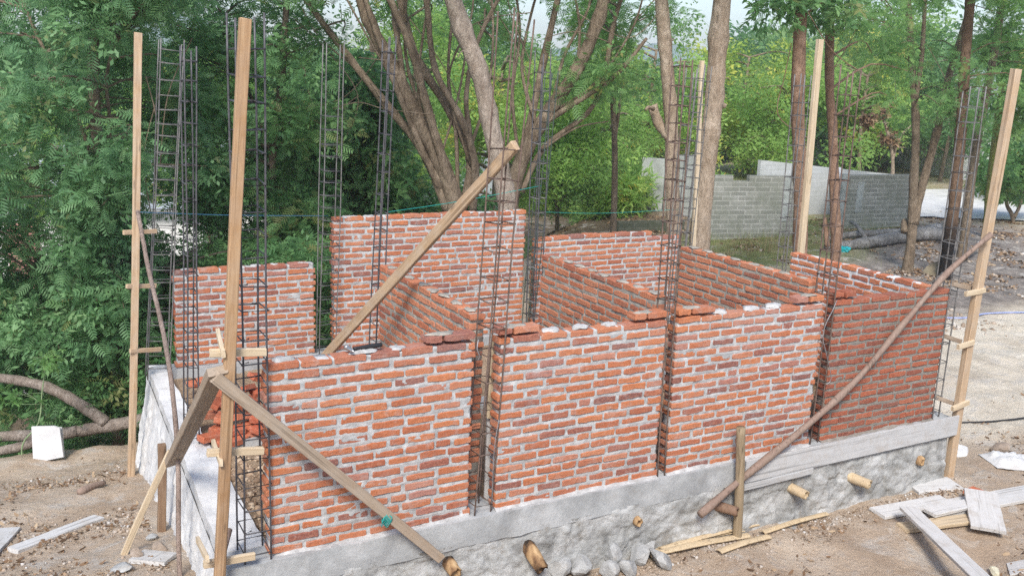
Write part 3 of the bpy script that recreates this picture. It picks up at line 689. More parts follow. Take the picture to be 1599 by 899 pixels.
# pole at the outer corner
rb = gpt(1482, 742); rt = atY(1585, 108, rb[1] - 0.05)
def rbn(l, r_): return (atY(l[0], l[1], rb[1] - 0.045), atY(r_[0], r_[1], rb[1] - 0.045), 0.03, 0.045, WD_PALE)
def rbk(l, r_): return (atY(l[0], l[1], rb[1] + 0.03), atY(r_[0], r_[1], rb[1] + 0.05), 0.03, 0.04, WD_OLD)
post('tall timber post beyond the damp corner wall, holding the top of the long pole', rb - np.array([0, 0, .06]), rt, 0.085, 0.06, WD_FRESH, (0, 1, 0),
     [rbn((1508, 459), (1537, 453)), rbn((1496, 542), (1520, 534)), rbn((1487, 638), (1512, 628)), rbk((1476, 525), (1500, 533)), rbk((1464, 621), (1490, 630)), rbk((1487, 443), (1520, 451))])
pa = np.array([6.33, 2.25, -0.65]); pb = atY(1280, 62, 2.25)
post('bright square post standing between the two reddish trunks', pa + np.array([atY(1255, 392, 2.25)[0] - pa[0], 0, 0]), pb, 0.075, 0.05, WD_PALE, (0, 1, 0))
pa = atY(1081, 385, 4.3); pb = atY(1098, 95, 4.3); pa2 = pb + (pa - pb) * ((pb[2] + 0.62) / (pb[2] - pa[2]))
post('narrow pale post leaning against the knotted tan trunk', pa2, pb, 0.055, 0.04, WD_PALE, (0, 1, 0))

def brace(label, a, b_, w, t, m, hint=(0, 0, 1), name='timber_brace', cat='brace', group=None, **kw):
    return tag(bar(name, a, b_, w, t, m, None, hint, **kw), label, cat, group)
# prop across the front wall
brace('grey weathered brace nailed to the corner post and crossing the front brickwork', atY(336, 588, -0.19), atY(688, 872, -0.12), 0.070, 0.035, WD_OLD, (0, -1, 0.0), taper=0.12)
mb = MB()
for q in range(5):
    cpt = atY(603 + q * 1.5 - 3, 806 + q * 2, -0.14); pts = []
    for a in range(13):
        t = a / 12 * 2 * math.pi
        pts.append(cpt + np.array([0.014 * math.cos(t), 0.024 * math.sin(t), 0.034 * math.cos(t)]))
    tube(mb, pts, 0.0028, 5, False)
tube(mb, spline([atY(603, 803, -.15), atY(598, 812, -.17), atY(596, 822, -.15)]), 0.0035, 5); tube(mb, spline([atY(606, 803, -.15), atY(612, 808, -.17), atY(609, 818, -.15)]), 0.0035, 5)
tag(mb.build('cord_knot', TEAL, None, True), 'teal plastic cord knotted round the weathered brace near its foot', 'cord')
# prop to the stake
stk = gpt(252, 828)
brace('thick brown plank slanting from the corner post down to a stake', atY(338, 578, -0.17), np.array([*atX(270, 722, stk[0] + 0.02)]), 0.05, 0.11, WD_OLD, (1, 0, 0.2))
brace('brown stake hammered into the soil beside the pale plinth', stk - np.array([0, 0, .08]), atD(252, 694, (stk - CAM) @ FH), 0.06, 0.05, WD_DARK, (0, 1, 0), 'stake', 'stake')
ft = gpt(194, 866)
brace('thin pale batten leaning from the stake down to loose soil', ft, atX(266, 703, stk[0] + 0.0), 0.045, 0.025, WD_PALE, (0, 1, 0))
# long slanting timber behind the front wall
brace('long slanting timber from the brown cage down behind the hammer wall', atY(806, 228, 0.0), atZ(434, 636, -0.05), 0.072, 0.045, WD_FRESH, (-0.75, -0.65, 0.2), seg=12)
# small bits in the slot
brace('split pale board upright inside the wide front slot', np.array([1.60, 0.155, 0.62]), np.array([1.605, 0.155, 1.17]), 0.07, 0.02, WD_PALE, (0, 1, 0), 'board_offcut', 'board')
brace('grey plank standing low inside the wide front slot', np.array([1.61, 0.182, 0.0]), np.array([1.60, 0.185, 0.80]), 0.06, 0.02, WD_CEM, (0, 1, 0), 'board_offcut', 'board')
# formwork board on the plinth
fa = atY(1163, 742, -0.075); fbp = atY(1478, 648, -0.075)
zc = -0.095
brace('long pale formwork board still clamped on the plinth under the damp wall', np.array([fa[0], -0.078, zc]), np.array([6.42, -0.078, zc + 0.01]), 0.022, 0.20, WD_FORM, (0, 0, 1), 'formwork_board', 'board', bend=0.002) if False else None
o = bar('formwork_board', np.array([fa[0], -0.077, -0.088]), np.array([6.41, -0.077, -0.075]), 0.19, 0.016, WD_FORM, None, (0, 1, 0), bend=0.003, seg=14)
tag(o, 'long pale formwork board still fixed on the plinth under the damp wall', 'board')
o = bar('formwork_strip', np.array([fa[0] - .01, -0.085, -0.214]), np.array([fa[0] + 0.75, -0.085, -0.200]), 0.05, 0.022, WD_FORM, None, (0, 1, 0), bend=0.002)
tag(o, 'narrow pale strip wedged below the start of the formwork board', 'board')
# round pole and round stake
s0 = atY(1154, 815, -0.125); s0[2] = gz(s0[0], s0[1])
mb = MB(); pts = spline([s0 + np.array([0, 0, -.06]), s0 * 0.5 + 0.5 * atY(1157, 668, s0[1]) + np.array([.006, 0, 0]), atY(1157, 667, s0[1])], 5)
tube(mb, pts, [0.038] * 5 + [0.036] * 5 + [0.037], 12, wob=0.03); mb.build('round_stake', mat_wood('stake_bark', (0.22, 0.165, 0.10), (0.31, 0.24, 0.155), (0.39, 0.31, 0.21)), None, True)
o = bpy.data.objects['round_stake']; tag(o, 'short round stake with a sawn pale top propping the long pole', 'stake')
PP = [atY(1093, 803, -0.17), atY(1155, 750, -0.12 + 0.0), atY(1260, 664, -0.10), atY(1340, 590, -0.09), atY(1415, 500, -0.08), atY(1480, 425, -0.09), atY(1548, 366, -0.16)]
mb = MB(); pts = spline(PP, 6); n = len(pts); tube(mb, pts, [0.030 + 0.004 * math.sin(i * 0.9) + 0.002 * random.random() - 0.008 * i / n for i in range(n)], 10, wob=0.04)
tag(mb.build('round_pole', LOGPOLE, None, True), 'long crooked round pole leaning diagonally across the damp corner wall', 'pole')
# thin tall sapling rod at the side plinth
PP = [gpt(281, 897), atD(279, 760, 6.3), atD(272, 640, 6.6), atD(262, 540, 7.0), atD(240, 420, 7.6), atD(219, 330, 8.0)]
PP = [np.array([-0.40, 0.35, -0.95]), atX(281, 897, -0.395), atX(278, 720, -0.33), atX(268, 600, -0.31), atX(253, 510, -0.30), atX(232, 420, -0.29), atX(215, 330, -0.285)]
mb = MB(); tube(mb, spline(PP, 6), 0.017, 8, wob=0.06); tag(mb.build('sapling_rod', mat_bark('rod_bark', (0.26, 0.19, 0.155), (0.36, 0.275, 0.23), (0.43, 0.34, 0.29)), None, True), 'thin bent pinkish rod leaning on the pale side plinth', 'rod')
PP = [np.array([-0.21, -0.02, 0.012]), atY(350, 850, 0.02), atY(358, 828, 0.09)]
mb = MB(); tube(mb, [atY(347, 868, -0.04), atY(352, 848, 0.03), atY(358, 826, 0.1)], 0.02, 8); tag(mb.build('wood_peg', LOGPOLE, None, True), 'short wooden peg leaning behind the foot of the corner post', 'peg')

# stubs of bamboo and log left in the foundation
def stub(label, px, y, r, L, dirv, hollow=True, m=STUB):
    c = atY(px[0], px[1], y); d = np.array(dirv, float); d /= np.linalg.norm(d); mb = MB(); n = 14
    x, yv, z = frame_z(d); rings = []
    prof = [(-0.12, 1.0), (L * 0.3, 1.03), (L * 0.7, 0.97), (L, 0.95)]
    if hollow: prof += [(L, 0.72), (L - 0.05, 0.66)]
    vs = []; fs = []
    for (q, s) in prof:
        for k_ in range(n):
            a = 2 * math.pi * k_ / n; rr = r * s * (1 + random.uniform(-.06, .06)); vs.append(d * (q + (random.uniform(-.012, .012) if q >= L else 0)) + rr * (math.cos(a) * x + math.sin(a) * yv))
    for j in range(len(prof) - 1):
        for k_ in range(n): fs.append((j * n + k_, j * n + (k_ + 1) % n, (j + 1) * n + (k_ + 1) % n, (j + 1) * n + k_))
    fs.append(tuple((len(prof) - 1) * n + k_ for k_ in range(n)))
    mb.add(vs, fs); return tag(mb.build('bamboo_stub', m, None, True, tuple(c)), label, 'stub', 'stubs left in the foundation')
stub('large charred stub sloping out of the foundation above the stone heap', (828, 858), -0.06, 0.050, 0.16, (0.25, -1, -0.75))
stub('short charred stub in a round hole midway along the foundation', (992, 810), -0.05, 0.036, 0.05, (0.1, -1, -0.2))
stub('clean tan stub with a hollow end, under the formwork board start', (1237, 762), -0.06, 0.042, 0.13, (0.35, -1, -0.15), m=BAMBOO)
stub('longest tan stub with a split end, below the formwork board middle', (1332, 746), -0.06, 0.045, 0.15, (0.5, -1, -0.15), m=BAMBOO)
stub('stub in a hole close to the outer foundation corner', (1432, 716), -0.05, 0.046, 0.06, (0.2, -1, -0.2))
stub('brown stub low on the foundation beside the foot of the weathered brace', (702, 880), -0.06, 0.045, 0.09, (0.1, -1, -0.3))
stub('brown split stub half hidden behind the round stake', (1122, 790), -0.06, 0.040, 0.15, (0.9, -1, -0.15), m=mat_wood('stub_brown', (0.13, 0.075, 0.05), (0.22, 0.13, 0.085), (0.30, 0.19, 0.13)))

# ------------------------------------------------------------------ hammer
hm = thing('hammer', 'hammer with black handle lying on the hammer wall top', 'hammer', tuple(atY(560, 542, 0.05)))
hb = np.array(hm.location)
mb = MB(); zt = 19 * PITCHV + 0.02
pA = atZ(546, 545, zt); pB = atZ(596, 538, zt)
hm.location = tuple(pA); hb = pA
mb = MB(); tube(mb, [p - hb for p in spline([pA + (pB - pA) * 0.12, pA + (pB - pA) * 0.55, pB], 4)], [0.011, 0.011, .012, .013, .015, .016, .017, .016, .013], 8); mb.build('handle', BLACK, hm, True)
ax = np.cross((pB - pA) / np.linalg.norm(pB - pA), [0, 0, 1])
mb = MB(); tube(mb, [pA - hb + ax * q for q in (-0.05, -0.035, -0.033, 0.0, 0.03, 0.06)], [0.018, 0.018, 0.013, 0.015, 0.012, 0.004], 8); mb.build('head', STEEL, hm, True)

# ------------------------------------------------------------------ loose bricks
random.seed(40)
def loose_brick(label, px, z, ang, tilt=(0, 0), group='bricks heaped in the unwalled bay', L=0.2):
    mb = MB(); vs, fs = brick_shape(L, 0.048, 0.105, 18, 0.002)
    mb.add([(a - L / 2, c + 0.0525, b_ - 0.024) for (a, b_, c) in vs], fs)
    p = atZ(px[0], px[1], z)
    o = mb.build('brick', BR_L, None, False, tuple(p)); o.rotation_euler = (tilt[0], tilt[1], ang)
    return tag(o, label, 'brick', group)
HL = 'red brick among those heaped in the unwalled bay behind the corner post'
for (px, z, a, t, lab) in [
    ((330, 682), .05, 0.35, (0, .1), 'red brick lying closest to the side beam, in front of the heap'), ((362, 672), .06, 0.2, (.1, 0), HL), ((395, 662), .05, 0.7, (.1, .15), HL), ((347, 652), .12, 1.2, (.2, .1), HL),
    ((378, 650), .13, 0.5, (-.3, .2), HL), ((405, 648), .14, 1.0, (.1, -.2), HL), ((322, 648), .05, 0.1, (.0, .05), 'red brick just behind the one closest to the side beam'), ((340, 630), .15, 0.9, (.35, .1), HL),
    ((365, 628), .20, 0.3, (.25, -.3), HL), ((396, 628), .20, 1.4, (.6, .1), HL), ((352, 612), .18, 0.6, (.1, .3), HL), ((383, 607), .26, 0.9, (-.45, .2), 'red brick tilted on top of the heap in the unwalled bay'), ((410, 612), .2, 0.2, (.2, .1), HL),
    ((332, 612), .1, 1.5, (.1, .1), HL), ((405, 590), .2, .4, (.2, .4), HL), ((360, 690), .0, .5, (.05, .05), HL), ((345, 668), .04, .8, (.05, .05), HL), ((384, 680), .0, .2, (.05, .05), HL), ((410, 668), .06, .6, (.05, .05), HL), ((372, 636), .04, .3, (.1, .1), HL), ((395, 645), .04, 1.2, (.1, .1), HL)]:
    loose_brick(lab, px, z, a, t)
loose_brick('red brick alone by the short back wall, at the far end of bay', (309, 597), 0.02, 0.6, (.05, .05)); loose_brick('small red brick piece beside the lone one at the far end of bay', (322, 603), 0.0, 1.3, (.1, .0), L=0.12)
p = gpt(1520, 766); o = loose_brick('red brick half lying in soil behind the heap of pale boards', (1520, 768), p[2] + 0.02, 0.2, (.05, .1), None)

# ------------------------------------------------------------------ boards lying about
def plank(label, A, B, w, t, m, za=None, zb=None, name='plank', cat='plank', group=None, lift=0.0, hint=(0, 0, 1)):
    a = gpt(*A) if za is None else atZ(A[0], A[1], za); b_ = gpt(*B) if zb is None else atZ(B[0], B[1], zb)
    a[2] += t / 2 + lift; b_[2] += t / 2 + lift
    return tag(bar(name, a, b_, w, t, m, None, hint, bend=0.004, ch=0.003), label, cat, group)
GB = 'pale boards in the heap by the outer corner'
plank('broad pale board lying flat against the foundation corner', (1422, 763), (1492, 757), 0.26, 0.03, WD_CEM, group=GB)
plank('very long broad pale board under the heap, running out of the picture', (1452, 803), (1640, 768), 0.24, 0.03, WD_CEM, group=GB, lift=0.02)
plank('pale board with a slanted end, pointing at the foundation', (1370, 803), (1478, 783), 0.19, 0.028, WD_CEM, group=GB, lift=0.0)
plank('short pale board lying on top of the heap beside the upright slab', (1450, 812), (1512, 797), 0.13, 0.03, WD_CEM, group=GB, lift=0.055)
plank('cream edged board lying lowest at the front of the heap', (1408, 826), (1516, 812), 0.14, 0.03, WD_PALE, group=GB, lift=0.0)
plank('long narrow grey board slanting over the heap towards the camera', (1418, 795), (1540, 915), 0.145, 0.03, WD_CEM, group=GB, za=-0.49, zb=-0.50)
plank('wide slab-like board lying across the heap, sawn end to the camera', (1529, 782), (1541, 842), 0.27, 0.03, WD_CEM, group=GB, lift=0.075)
plank('pale grey board corner lying beside the yellowish lump', (1575, 892), (1625, 885), 0.2, 0.03, WD_CEM, lift=0.0, group=GB)
plank('white plank lying alone on the bare soil', (20, 862), (155, 811), 0.11, 0.035, WD_CEM)
plank('pale board at the soil edge with its end cut off by the picture', (-22, 868), (14, 828), 0.16, 0.025, WD_CEM)
plank('small cement-smeared board on the soil beside the stake', (228, 880), (252, 866), 0.26, 0.03, WD_CEM)
mb = MB(); a, b_ = gpt(124, 772), gpt(163, 757); tube(mb, spline([a + [0, 0, .025], (a + b_) / 2 + [0, 0, .035], b_ + [0, 0, .025]], 3), [.03, .034, .032, .03, .028, .026, .022], 8, wob=.08); tag(mb.build('wood_offcut', LOGPOLE, None, True), 'short brown log offcut lying on the bare soil', 'log')
# sheets leaning on the fallen trunk
d0 = gpt(78, 720)
def sheet(label, pxs, D, t):
    pts = [atD(x, y, D + e) for (x, y, e) in pxs]; nrm = np.array(FH) * t
    mb = MB(); n = len(pts); vs = pts + [p + nrm for p in pts]
    fs = [tuple(range(n))[::-1], tuple(range(n, 2 * n))] + [(i, (i + 1) % n, (i + 1) % n + n, i + n) for i in range(n)]
    mb.add(vs, fs); return tag(mb.build('fibre_sheet', CO_SHEET), label, 'sheet', 'white sheets leaning on the fallen branch')
Ds = (d0 - CAM) @ FH
sheet('white sheet with square corners leaning against the fallen branch', [(52, 723, 0), (99, 713, 0.02), (93, 668, .12), (84, 665, .12), (49, 666, .12)], Ds, 0.02)
sheet('white sheet edge showing behind the square cornered white sheet', [(70, 719, .03), (100, 714, .03), (96, 667, .15), (68, 668, .15)], Ds + 0.02, 0.02)

# ------------------------------------------------------------------ stones
def stone(label, px, s, seed, lift=0.0, m=STONE, group='stones heaped against the foundation', name='stone', cat='stone', pos=None):
    p = gpt(*px) if pos is None else np.array(pos)
    o = link(name, stone_mesh(name, s[0], s[1], s[2], seed), m, None, (p[0], p[1], p[2] + s[2] * 0.55 + lift)); r = random.Random(seed)
    o.rotation_euler = (r.uniform(-.4, .4), r.uniform(-.4, .4), r.uniform(0, 6)); return tag(o, label, cat, group)
random.seed(4)
for i, (px, s, lf, lab) in enumerate([
    ((893, 885), (.065, .06, .075), 0, 'upright pale grey stone in the heap below the charred stub'),
    ((868, 905), (.075, .06, .06), 0, 'pointed grey stone at the front of the heap, by the frame edge'),
    ((921, 880), (.085, .06, .05), .01, 'broad flat grey stone in the middle of the heap'),
    ((955, 892), (.065, .055, .08), 0, 'brownish square stone standing in the middle of the heap'),
    ((908, 908), (.08, .06, .06), 0, 'grey stone in front of the upright pale stone'),
    ((922, 858), (.12, .06, .06), 0.02, 'long grey stone at the back of the heap against foundation'),
    ((970, 868), (.09, .06, .05), 0, 'brown stained stone at the back of the heap'),
    ((1000, 888), (.075, .06, .06), 0, 'white cement-coated stone at the end of the heap'),
    ((1030, 890), (.085, .07, .05), 0, 'pale lumpy stone beside the bamboo strips'),
    ((980, 905), (.06, .05, .045), 0, 'small brown stone at the frame edge of the heap'),
    ((872, 862), (.07, .05, .045), 0, 'dark grey stone right beside the charred stub'),
    ((950, 906), (.055, .05, .04), 0, 'small grey stone low in the heap'),
    ((1012, 868), (.06, .05, .04), 0, 'small grey stone touching the bamboo strip ends')]):
    stone(lab, (px[0], px[1] - 8), tuple(q * 1.55 for q in s), 100 + i, lf + .02)
brS = mat_concrete('stone_brown', (0.24, 0.19, 0.15), (0.34, 0.275, 0.22), (0.42, 0.35, 0.29), 0.2, (0.3, 0.25, 0.2), 0.8, 9)
stone('round brown stone on the soil behind the boards', (1562, 706), (.12, .10, .07), 201, 0, brS, None)
stone('pale stone beside the round brown stone', (1583, 716), (.07, .06, .04), 202, 0, STONE, None)
stone('flat pale lump at the foot of the outer post', (1502, 708), (.16, .10, .035), 203, 0, CO_LIGHT, None)
stone('yellowish lump in front of the board heap', (1553, 897), (.07, .06, .05), 204, 0, mat_concrete('lump_cream', (0.55, 0.52, 0.38), (0.66, 0.63, 0.48), (0.72, 0.70, 0.58), 0.2), None)
stone('mossy boulder on the burnt ground behind the corner cage', (1463, 428), (.30, .25, .22), 205, -.08, mat_concrete('boulder', (0.16, 0.13, 0.09), (0.24, 0.20, 0.14), (0.32, 0.28, 0.21), 0.3, (0.15, 0.16, 0.07), 0.8, 4), None, 'boulder', 'boulder')
stone('round tan stone beside the thin batten foot', (215, 868), (.06, .055, .04), 206, 0, brS, None); stone('tan stone behind the cement-smeared board', (250, 858), (.07, .06, .045), 207, 0, brS, None)
stone('pale grey stone on the soil at the stake foot', (238, 842), (.05, .045, .035), 208, 0, STONE, None); stone('pale broken slab lying at the picture corner by the batten', (190, 890), (.10, .08, .03), 209, 0, STONE, None)
stone('flat cement crust lying before the formwork board', (1225, 812), (.26, .10, .02), 210, 0, CO_RUB, None, 'cement_crust', 'cement'); stone('small cement lump near the flat cement crust', (1190, 806), (.12, .07, .03), 211, 0, CO_RUB, None, 'cement_crust', 'cement')
# crumpled cement sack
mb = MB(); a, b_ = gpt(1545, 722), gpt(1625, 728); nU, nV = 26, 12; vs = []
dr = (b_ - a) / np.linalg.norm(b_ - a); sd = np.cross([0, 0, 1], dr); L = np.linalg.norm(b_ - a)
for j in range(nV + 1):
    for i in range(nU + 1):
        u, v = i / nU, j / nV; h = 0.05 + 0.07 * float(np.abs(fbm(u * 5 + 2, v * 3, 4))) ; h *= min(1, 6 * u, 6 * (1 - u), 6 * v, 6 * (1 - v)) 
        vs.append(a + dr * L * u + sd * (0.34 * (v - .4) * (1 + .3 * float(fbm(u * 4, 3.3)))) + np.array([0, 0, h + 0.004]))
mb.add(vs, [(j * (nU + 1) + i, j * (nU + 1) + i + 1, (j + 1) * (nU + 1) + i + 1, (j + 1) * (nU + 1) + i) for j in range(nV) for i in range(nU)])
tag(mb.build('cement_sack', CO_LIGHT, None, True), 'crumpled whitish cement sack lying on the soil beyond the boards', 'sack')
# bamboo strips
random.seed(9)
for i, (A, B, w, lab) in enumerate([
    ((1005, 868), (1150, 826), .035, 'longest split bamboo strip lying against the foundation foot'), ((1030, 862), (1182, 822), .03, 'split bamboo strip ending at the round stake'),
    ((1012, 873), (1168, 838), .04, 'wide pale bamboo strip at the front of the bundle'), ((1060, 852), (1160, 832), .025, 'thin bamboo strip in the middle of the bundle'),
    ((1122, 866), (1200, 840), .035, 'bamboo strip lying in the leaf litter beside the bundle'), ((1190, 838), (1290, 806), .03, 'narrow bamboo strip lying along the flat cement crust')]):
    a, b_ = gpt(*A), gpt(*B); mid = (a + b_) / 2; mb = MB()
    a[2] += .02 + .012 * (i % 3); b_[2] += .02 + .01 * (i % 2); mid = (a + b_) / 2 + np.array([0, 0, .012])
    pts = spline([a, mid, b_], 5); vs = []; fs = []; sd = np.cross([0, 0, 1], (b_ - a)); sd /= np.linalg.norm(sd)
    for p in pts:
        for q in range(5):
            c = (q - 2) / 2; vs.append(p + sd * w * c + np.array([0, 0, .012 * (1 - c * c) + random.uniform(-.002, .002)]))
        for q in range(5):
            c = (2 - q) / 2; vs.append(p + sd * w * c * .9 + np.array([0, 0, .012 * (1 - c * c) - .008]))
    for j in range(len(pts) - 1):
        for q in range(10): fs.append((j * 10 + q, j * 10 + (q + 1) % 10, (j + 1) * 10 + (q + 1) % 10, (j + 1) * 10 + q))
    fs.append(tuple(range(9, -1, -1))); fs.append(tuple((len(pts) - 1) * 10 + q for q in range(10)))
    mb.add(vs, fs); tag(mb.build('bamboo_strip', BAMBOO, None, False), lab, 'bamboo', 'split bamboo strips along the foundation')

# cords and hose
wire('taut blue setting-out string between the timber post in trees and back cage', [atY(213, 331, 3.6), atY(360, 336, 3.75), atY(512, 337, 3.9)], 0.0025, BLUE, 'string_line', 'string')
wire('teal string rising over the tallest back wall to the dark cage', [atY(606, 331, 2.0), atY(720, 314, 2.0), atY(845, 290, 2.0)], 0.0024, TEAL, 'string_line', 'string')
wire('thin teal string stretched low over the half-finished back wall', [atY(846, 331, 2.0), atY(940, 333, 2.1), atY(1060, 327, 2.1)], 0.0018, TEAL, 'string_line', 'string')
wire('pale blue hose lying across the pale sand', [gpt(1470, 497) + [0, 0, .012], gpt(1510, 497) + [0, 0, .012], gpt(1545, 490) + [0, 0, .012], gpt(1640, 488) + [0, 0, .012]], 0.013, HOSE, 'hose', 'hose')
wire('black cable lying on the sand beyond the outer post', [gpt(1492, 661) + [0, 0, .01], gpt(1530, 660) + [0, 0, .01], gpt(1570, 657) + [0, 0, .01], gpt(1640, 648) + [0, 0, .01]], 0.010, BLACK, 'cable', 'cable')
mb = MB(); me = stone_mesh('plastic_bag', .17, .12, .09, 77, 1.2, 3, 4); p = gpt(1318, 392)
o = link('plastic_bag', me, BAGT, None, (p[0], p[1], p[2] + .05)); tag(o, 'turquoise plastic bag lying on the burnt ground', 'bag')

# ------------------------------------------------------------------ foliage library
def strip_template(n_pairs, L, pl, pw, droop=0.25, fold=0.5, ang=1.05):
    V = []; F_ = []
    V += [(0, -0.003, 0), (0, 0.003, 0), (L, 0.002, -droop * L * 0.6), (L, -0.002, -droop * L * 0.6)]; F_.append((0, 1, 2, 3))
    for i in range(n_pairs):
        q = (i + 0.8) / (n_pairs + 0.3); x = q * L; z = -droop * L * q * q * 0.6; l = pl * (0.55 + 0.9 * math.sin(math.pi * min(1, q * 0.85 + 0.12))) / 1.35
        for s in (-1, 1):
            dx, dy = math.cos(ang), s * math.sin(ang)
            b0 = len(V); nx_, ny_ = -dy, dx
            for (t, wq) in ((0.02, 0.5), (0.5, 1.0), (1.0, 0.35)):
                zz = z - fold * l * t * t * 0.5
                V.append((x + dx * l * t - nx_ * pw * wq / 2, dy * l * t - ny_ * pw * wq / 2, zz)); V.append((x + dx * l * t + nx_ * pw * wq / 2, dy * l * t + ny_ * pw * wq / 2, zz - 0.1 * pw))
            F_.append((b0, b0 + 1, b0 + 3, b0 + 2)); F_.append((b0 + 2, b0 + 3, b0 + 5, b0 + 4))
    return np.array(V, float), np.array(F_, int)
FEATHER = strip_template(6, 0.175, 0.066, 0.0140)
FEATHER_S = strip_template(5, 0.165, 0.066, 0.0155, 0.5)
def leaf_template(n, L, w, spread=0.5):
    V = []; F_ = []; rr = random.Random(5)
    for i in range(n):
        q = i / max(1, n - 1); a = (rr.uniform(-1.3, 1.3)); x0 = q * L * 1.2; s = L * rr.uniform(.75, 1.1); up_ = rr.uniform(-.5, .3)
        d = np.array([math.cos(a), math.sin(a), up_]); d /= np.linalg.norm(d); sd = np.array([-math.sin(a), math.cos(a), rr.uniform(-.4, .4)]) ; b0 = len(V); o_ = np.array([x0, 0, -.1 * x0])
        for (t, wq, dz) in ((0.0, .12, 0), (.45, 1, .02), (1.0, .08, -.12)):
            V.append(o_ + d * s * t - sd * w * wq / 2 + [0, 0, dz * s]); V.append(o_ + d * s * t + sd * w * wq / 2 + [0, 0, dz * s])
        F_.append((b0, b0 + 1, b0 + 3, b0 + 2)); F_.append((b0 + 2, b0 + 3, b0 + 5, b0 + 4))
    return np.array(V, float), np.array(F_, int)
BROAD = leaf_template(7, 0.12, 0.05); FARLEAF = leaf_template(6, 0.30, 0.15)
def fine_template(n, L, w, sp, seed=2):
    V = []; F_ = []; rr = random.Random(seed)
    for i in range(n):
        o_ = np.array([rr.uniform(0, sp), rr.uniform(-sp, sp) * .5, rr.uniform(-sp, sp) * .35]); a = rr.uniform(-1.4, 1.4); d = np.array([math.cos(a), math.sin(a), rr.uniform(-.7, .2)]); sd = np.array([-math.sin(a), math.cos(a), rr.uniform(-.5, .5)]); s_ = L * rr.uniform(.7, 1.2); b0 = len(V)
        V += [o_, o_ + d * s_ * .5 - sd * w / 2, o_ + d * s_, o_ + d * s_ * .5 + sd * w / 2]; F_.append((b0, b0 + 1, b0 + 2, b0 + 3))
    return np.array(V, float), np.array(F_, int)
FINE = fine_template(8, 0.13, 0.055, 0.30); MIDLEAF = leaf_template(7, 0.17, 0.075)
def scatter(tmpl, P, Xd, Zd, S, rnd):
    """P (N,3) positions, Xd axis, Zd up hint, S scale -> verts, faces, rnd"""
    V, F_ = tmpl; N = len(P)
    X = Xd / np.linalg.norm(Xd, axis=1, keepdims=True)
    Yv = np.cross(Zd, X); Yv /= (np.linalg.norm(Yv, axis=1, keepdims=True) + 1e-9); Z = np.cross(X, Yv)
    W = P[:, None, :] + S[:, None, None] * (V[None, :, 0:1] * X[:, None] + V[None, :, 1:2] * Yv[:, None] + V[None, :, 2:3] * Z[:, None])
    FF = (F_[None] + (np.arange(N) * len(V))[:, None, None]).reshape(-1, 4)
    return W.reshape(-1, 3), FF, np.repeat(rnd, len(V))
def clump_leaves(cs, rs, ns, tmpl, scale, g, flat=0.75, droop=0.25):
    Ps = []; Xs = []; R = []
    for c, r, n in zip(cs, rs, ns):
        d = g.normal(size=(n, 3)); d /= np.linalg.norm(d, axis=1, keepdims=True)
        rad = r * g.random(n) ** 0.45
        p = d * rad[:, None]; p[:, 2] *= flat
        Ps.append(c + p); x = d + 0.9 * g.normal(size=(n, 3)); x[:, 2] = x[:, 2] * 0.6 - droop; Xs.append(x)
        R.append(np.clip(0.48 + 0.24 * g.normal() + 0.17 * g.normal(size=n), 0, 1))
    P = np.concatenate(Ps); X = np.concatenate(Xs); R = np.concatenate(R); N = len(P)
    Z = np.array([0, 0, 1.0]) + 0.6 * g.normal(size=(N, 3))
    return scatter(tmpl, P, X, Z, scale * (0.6 + 0.75 * g.random(N)), R)
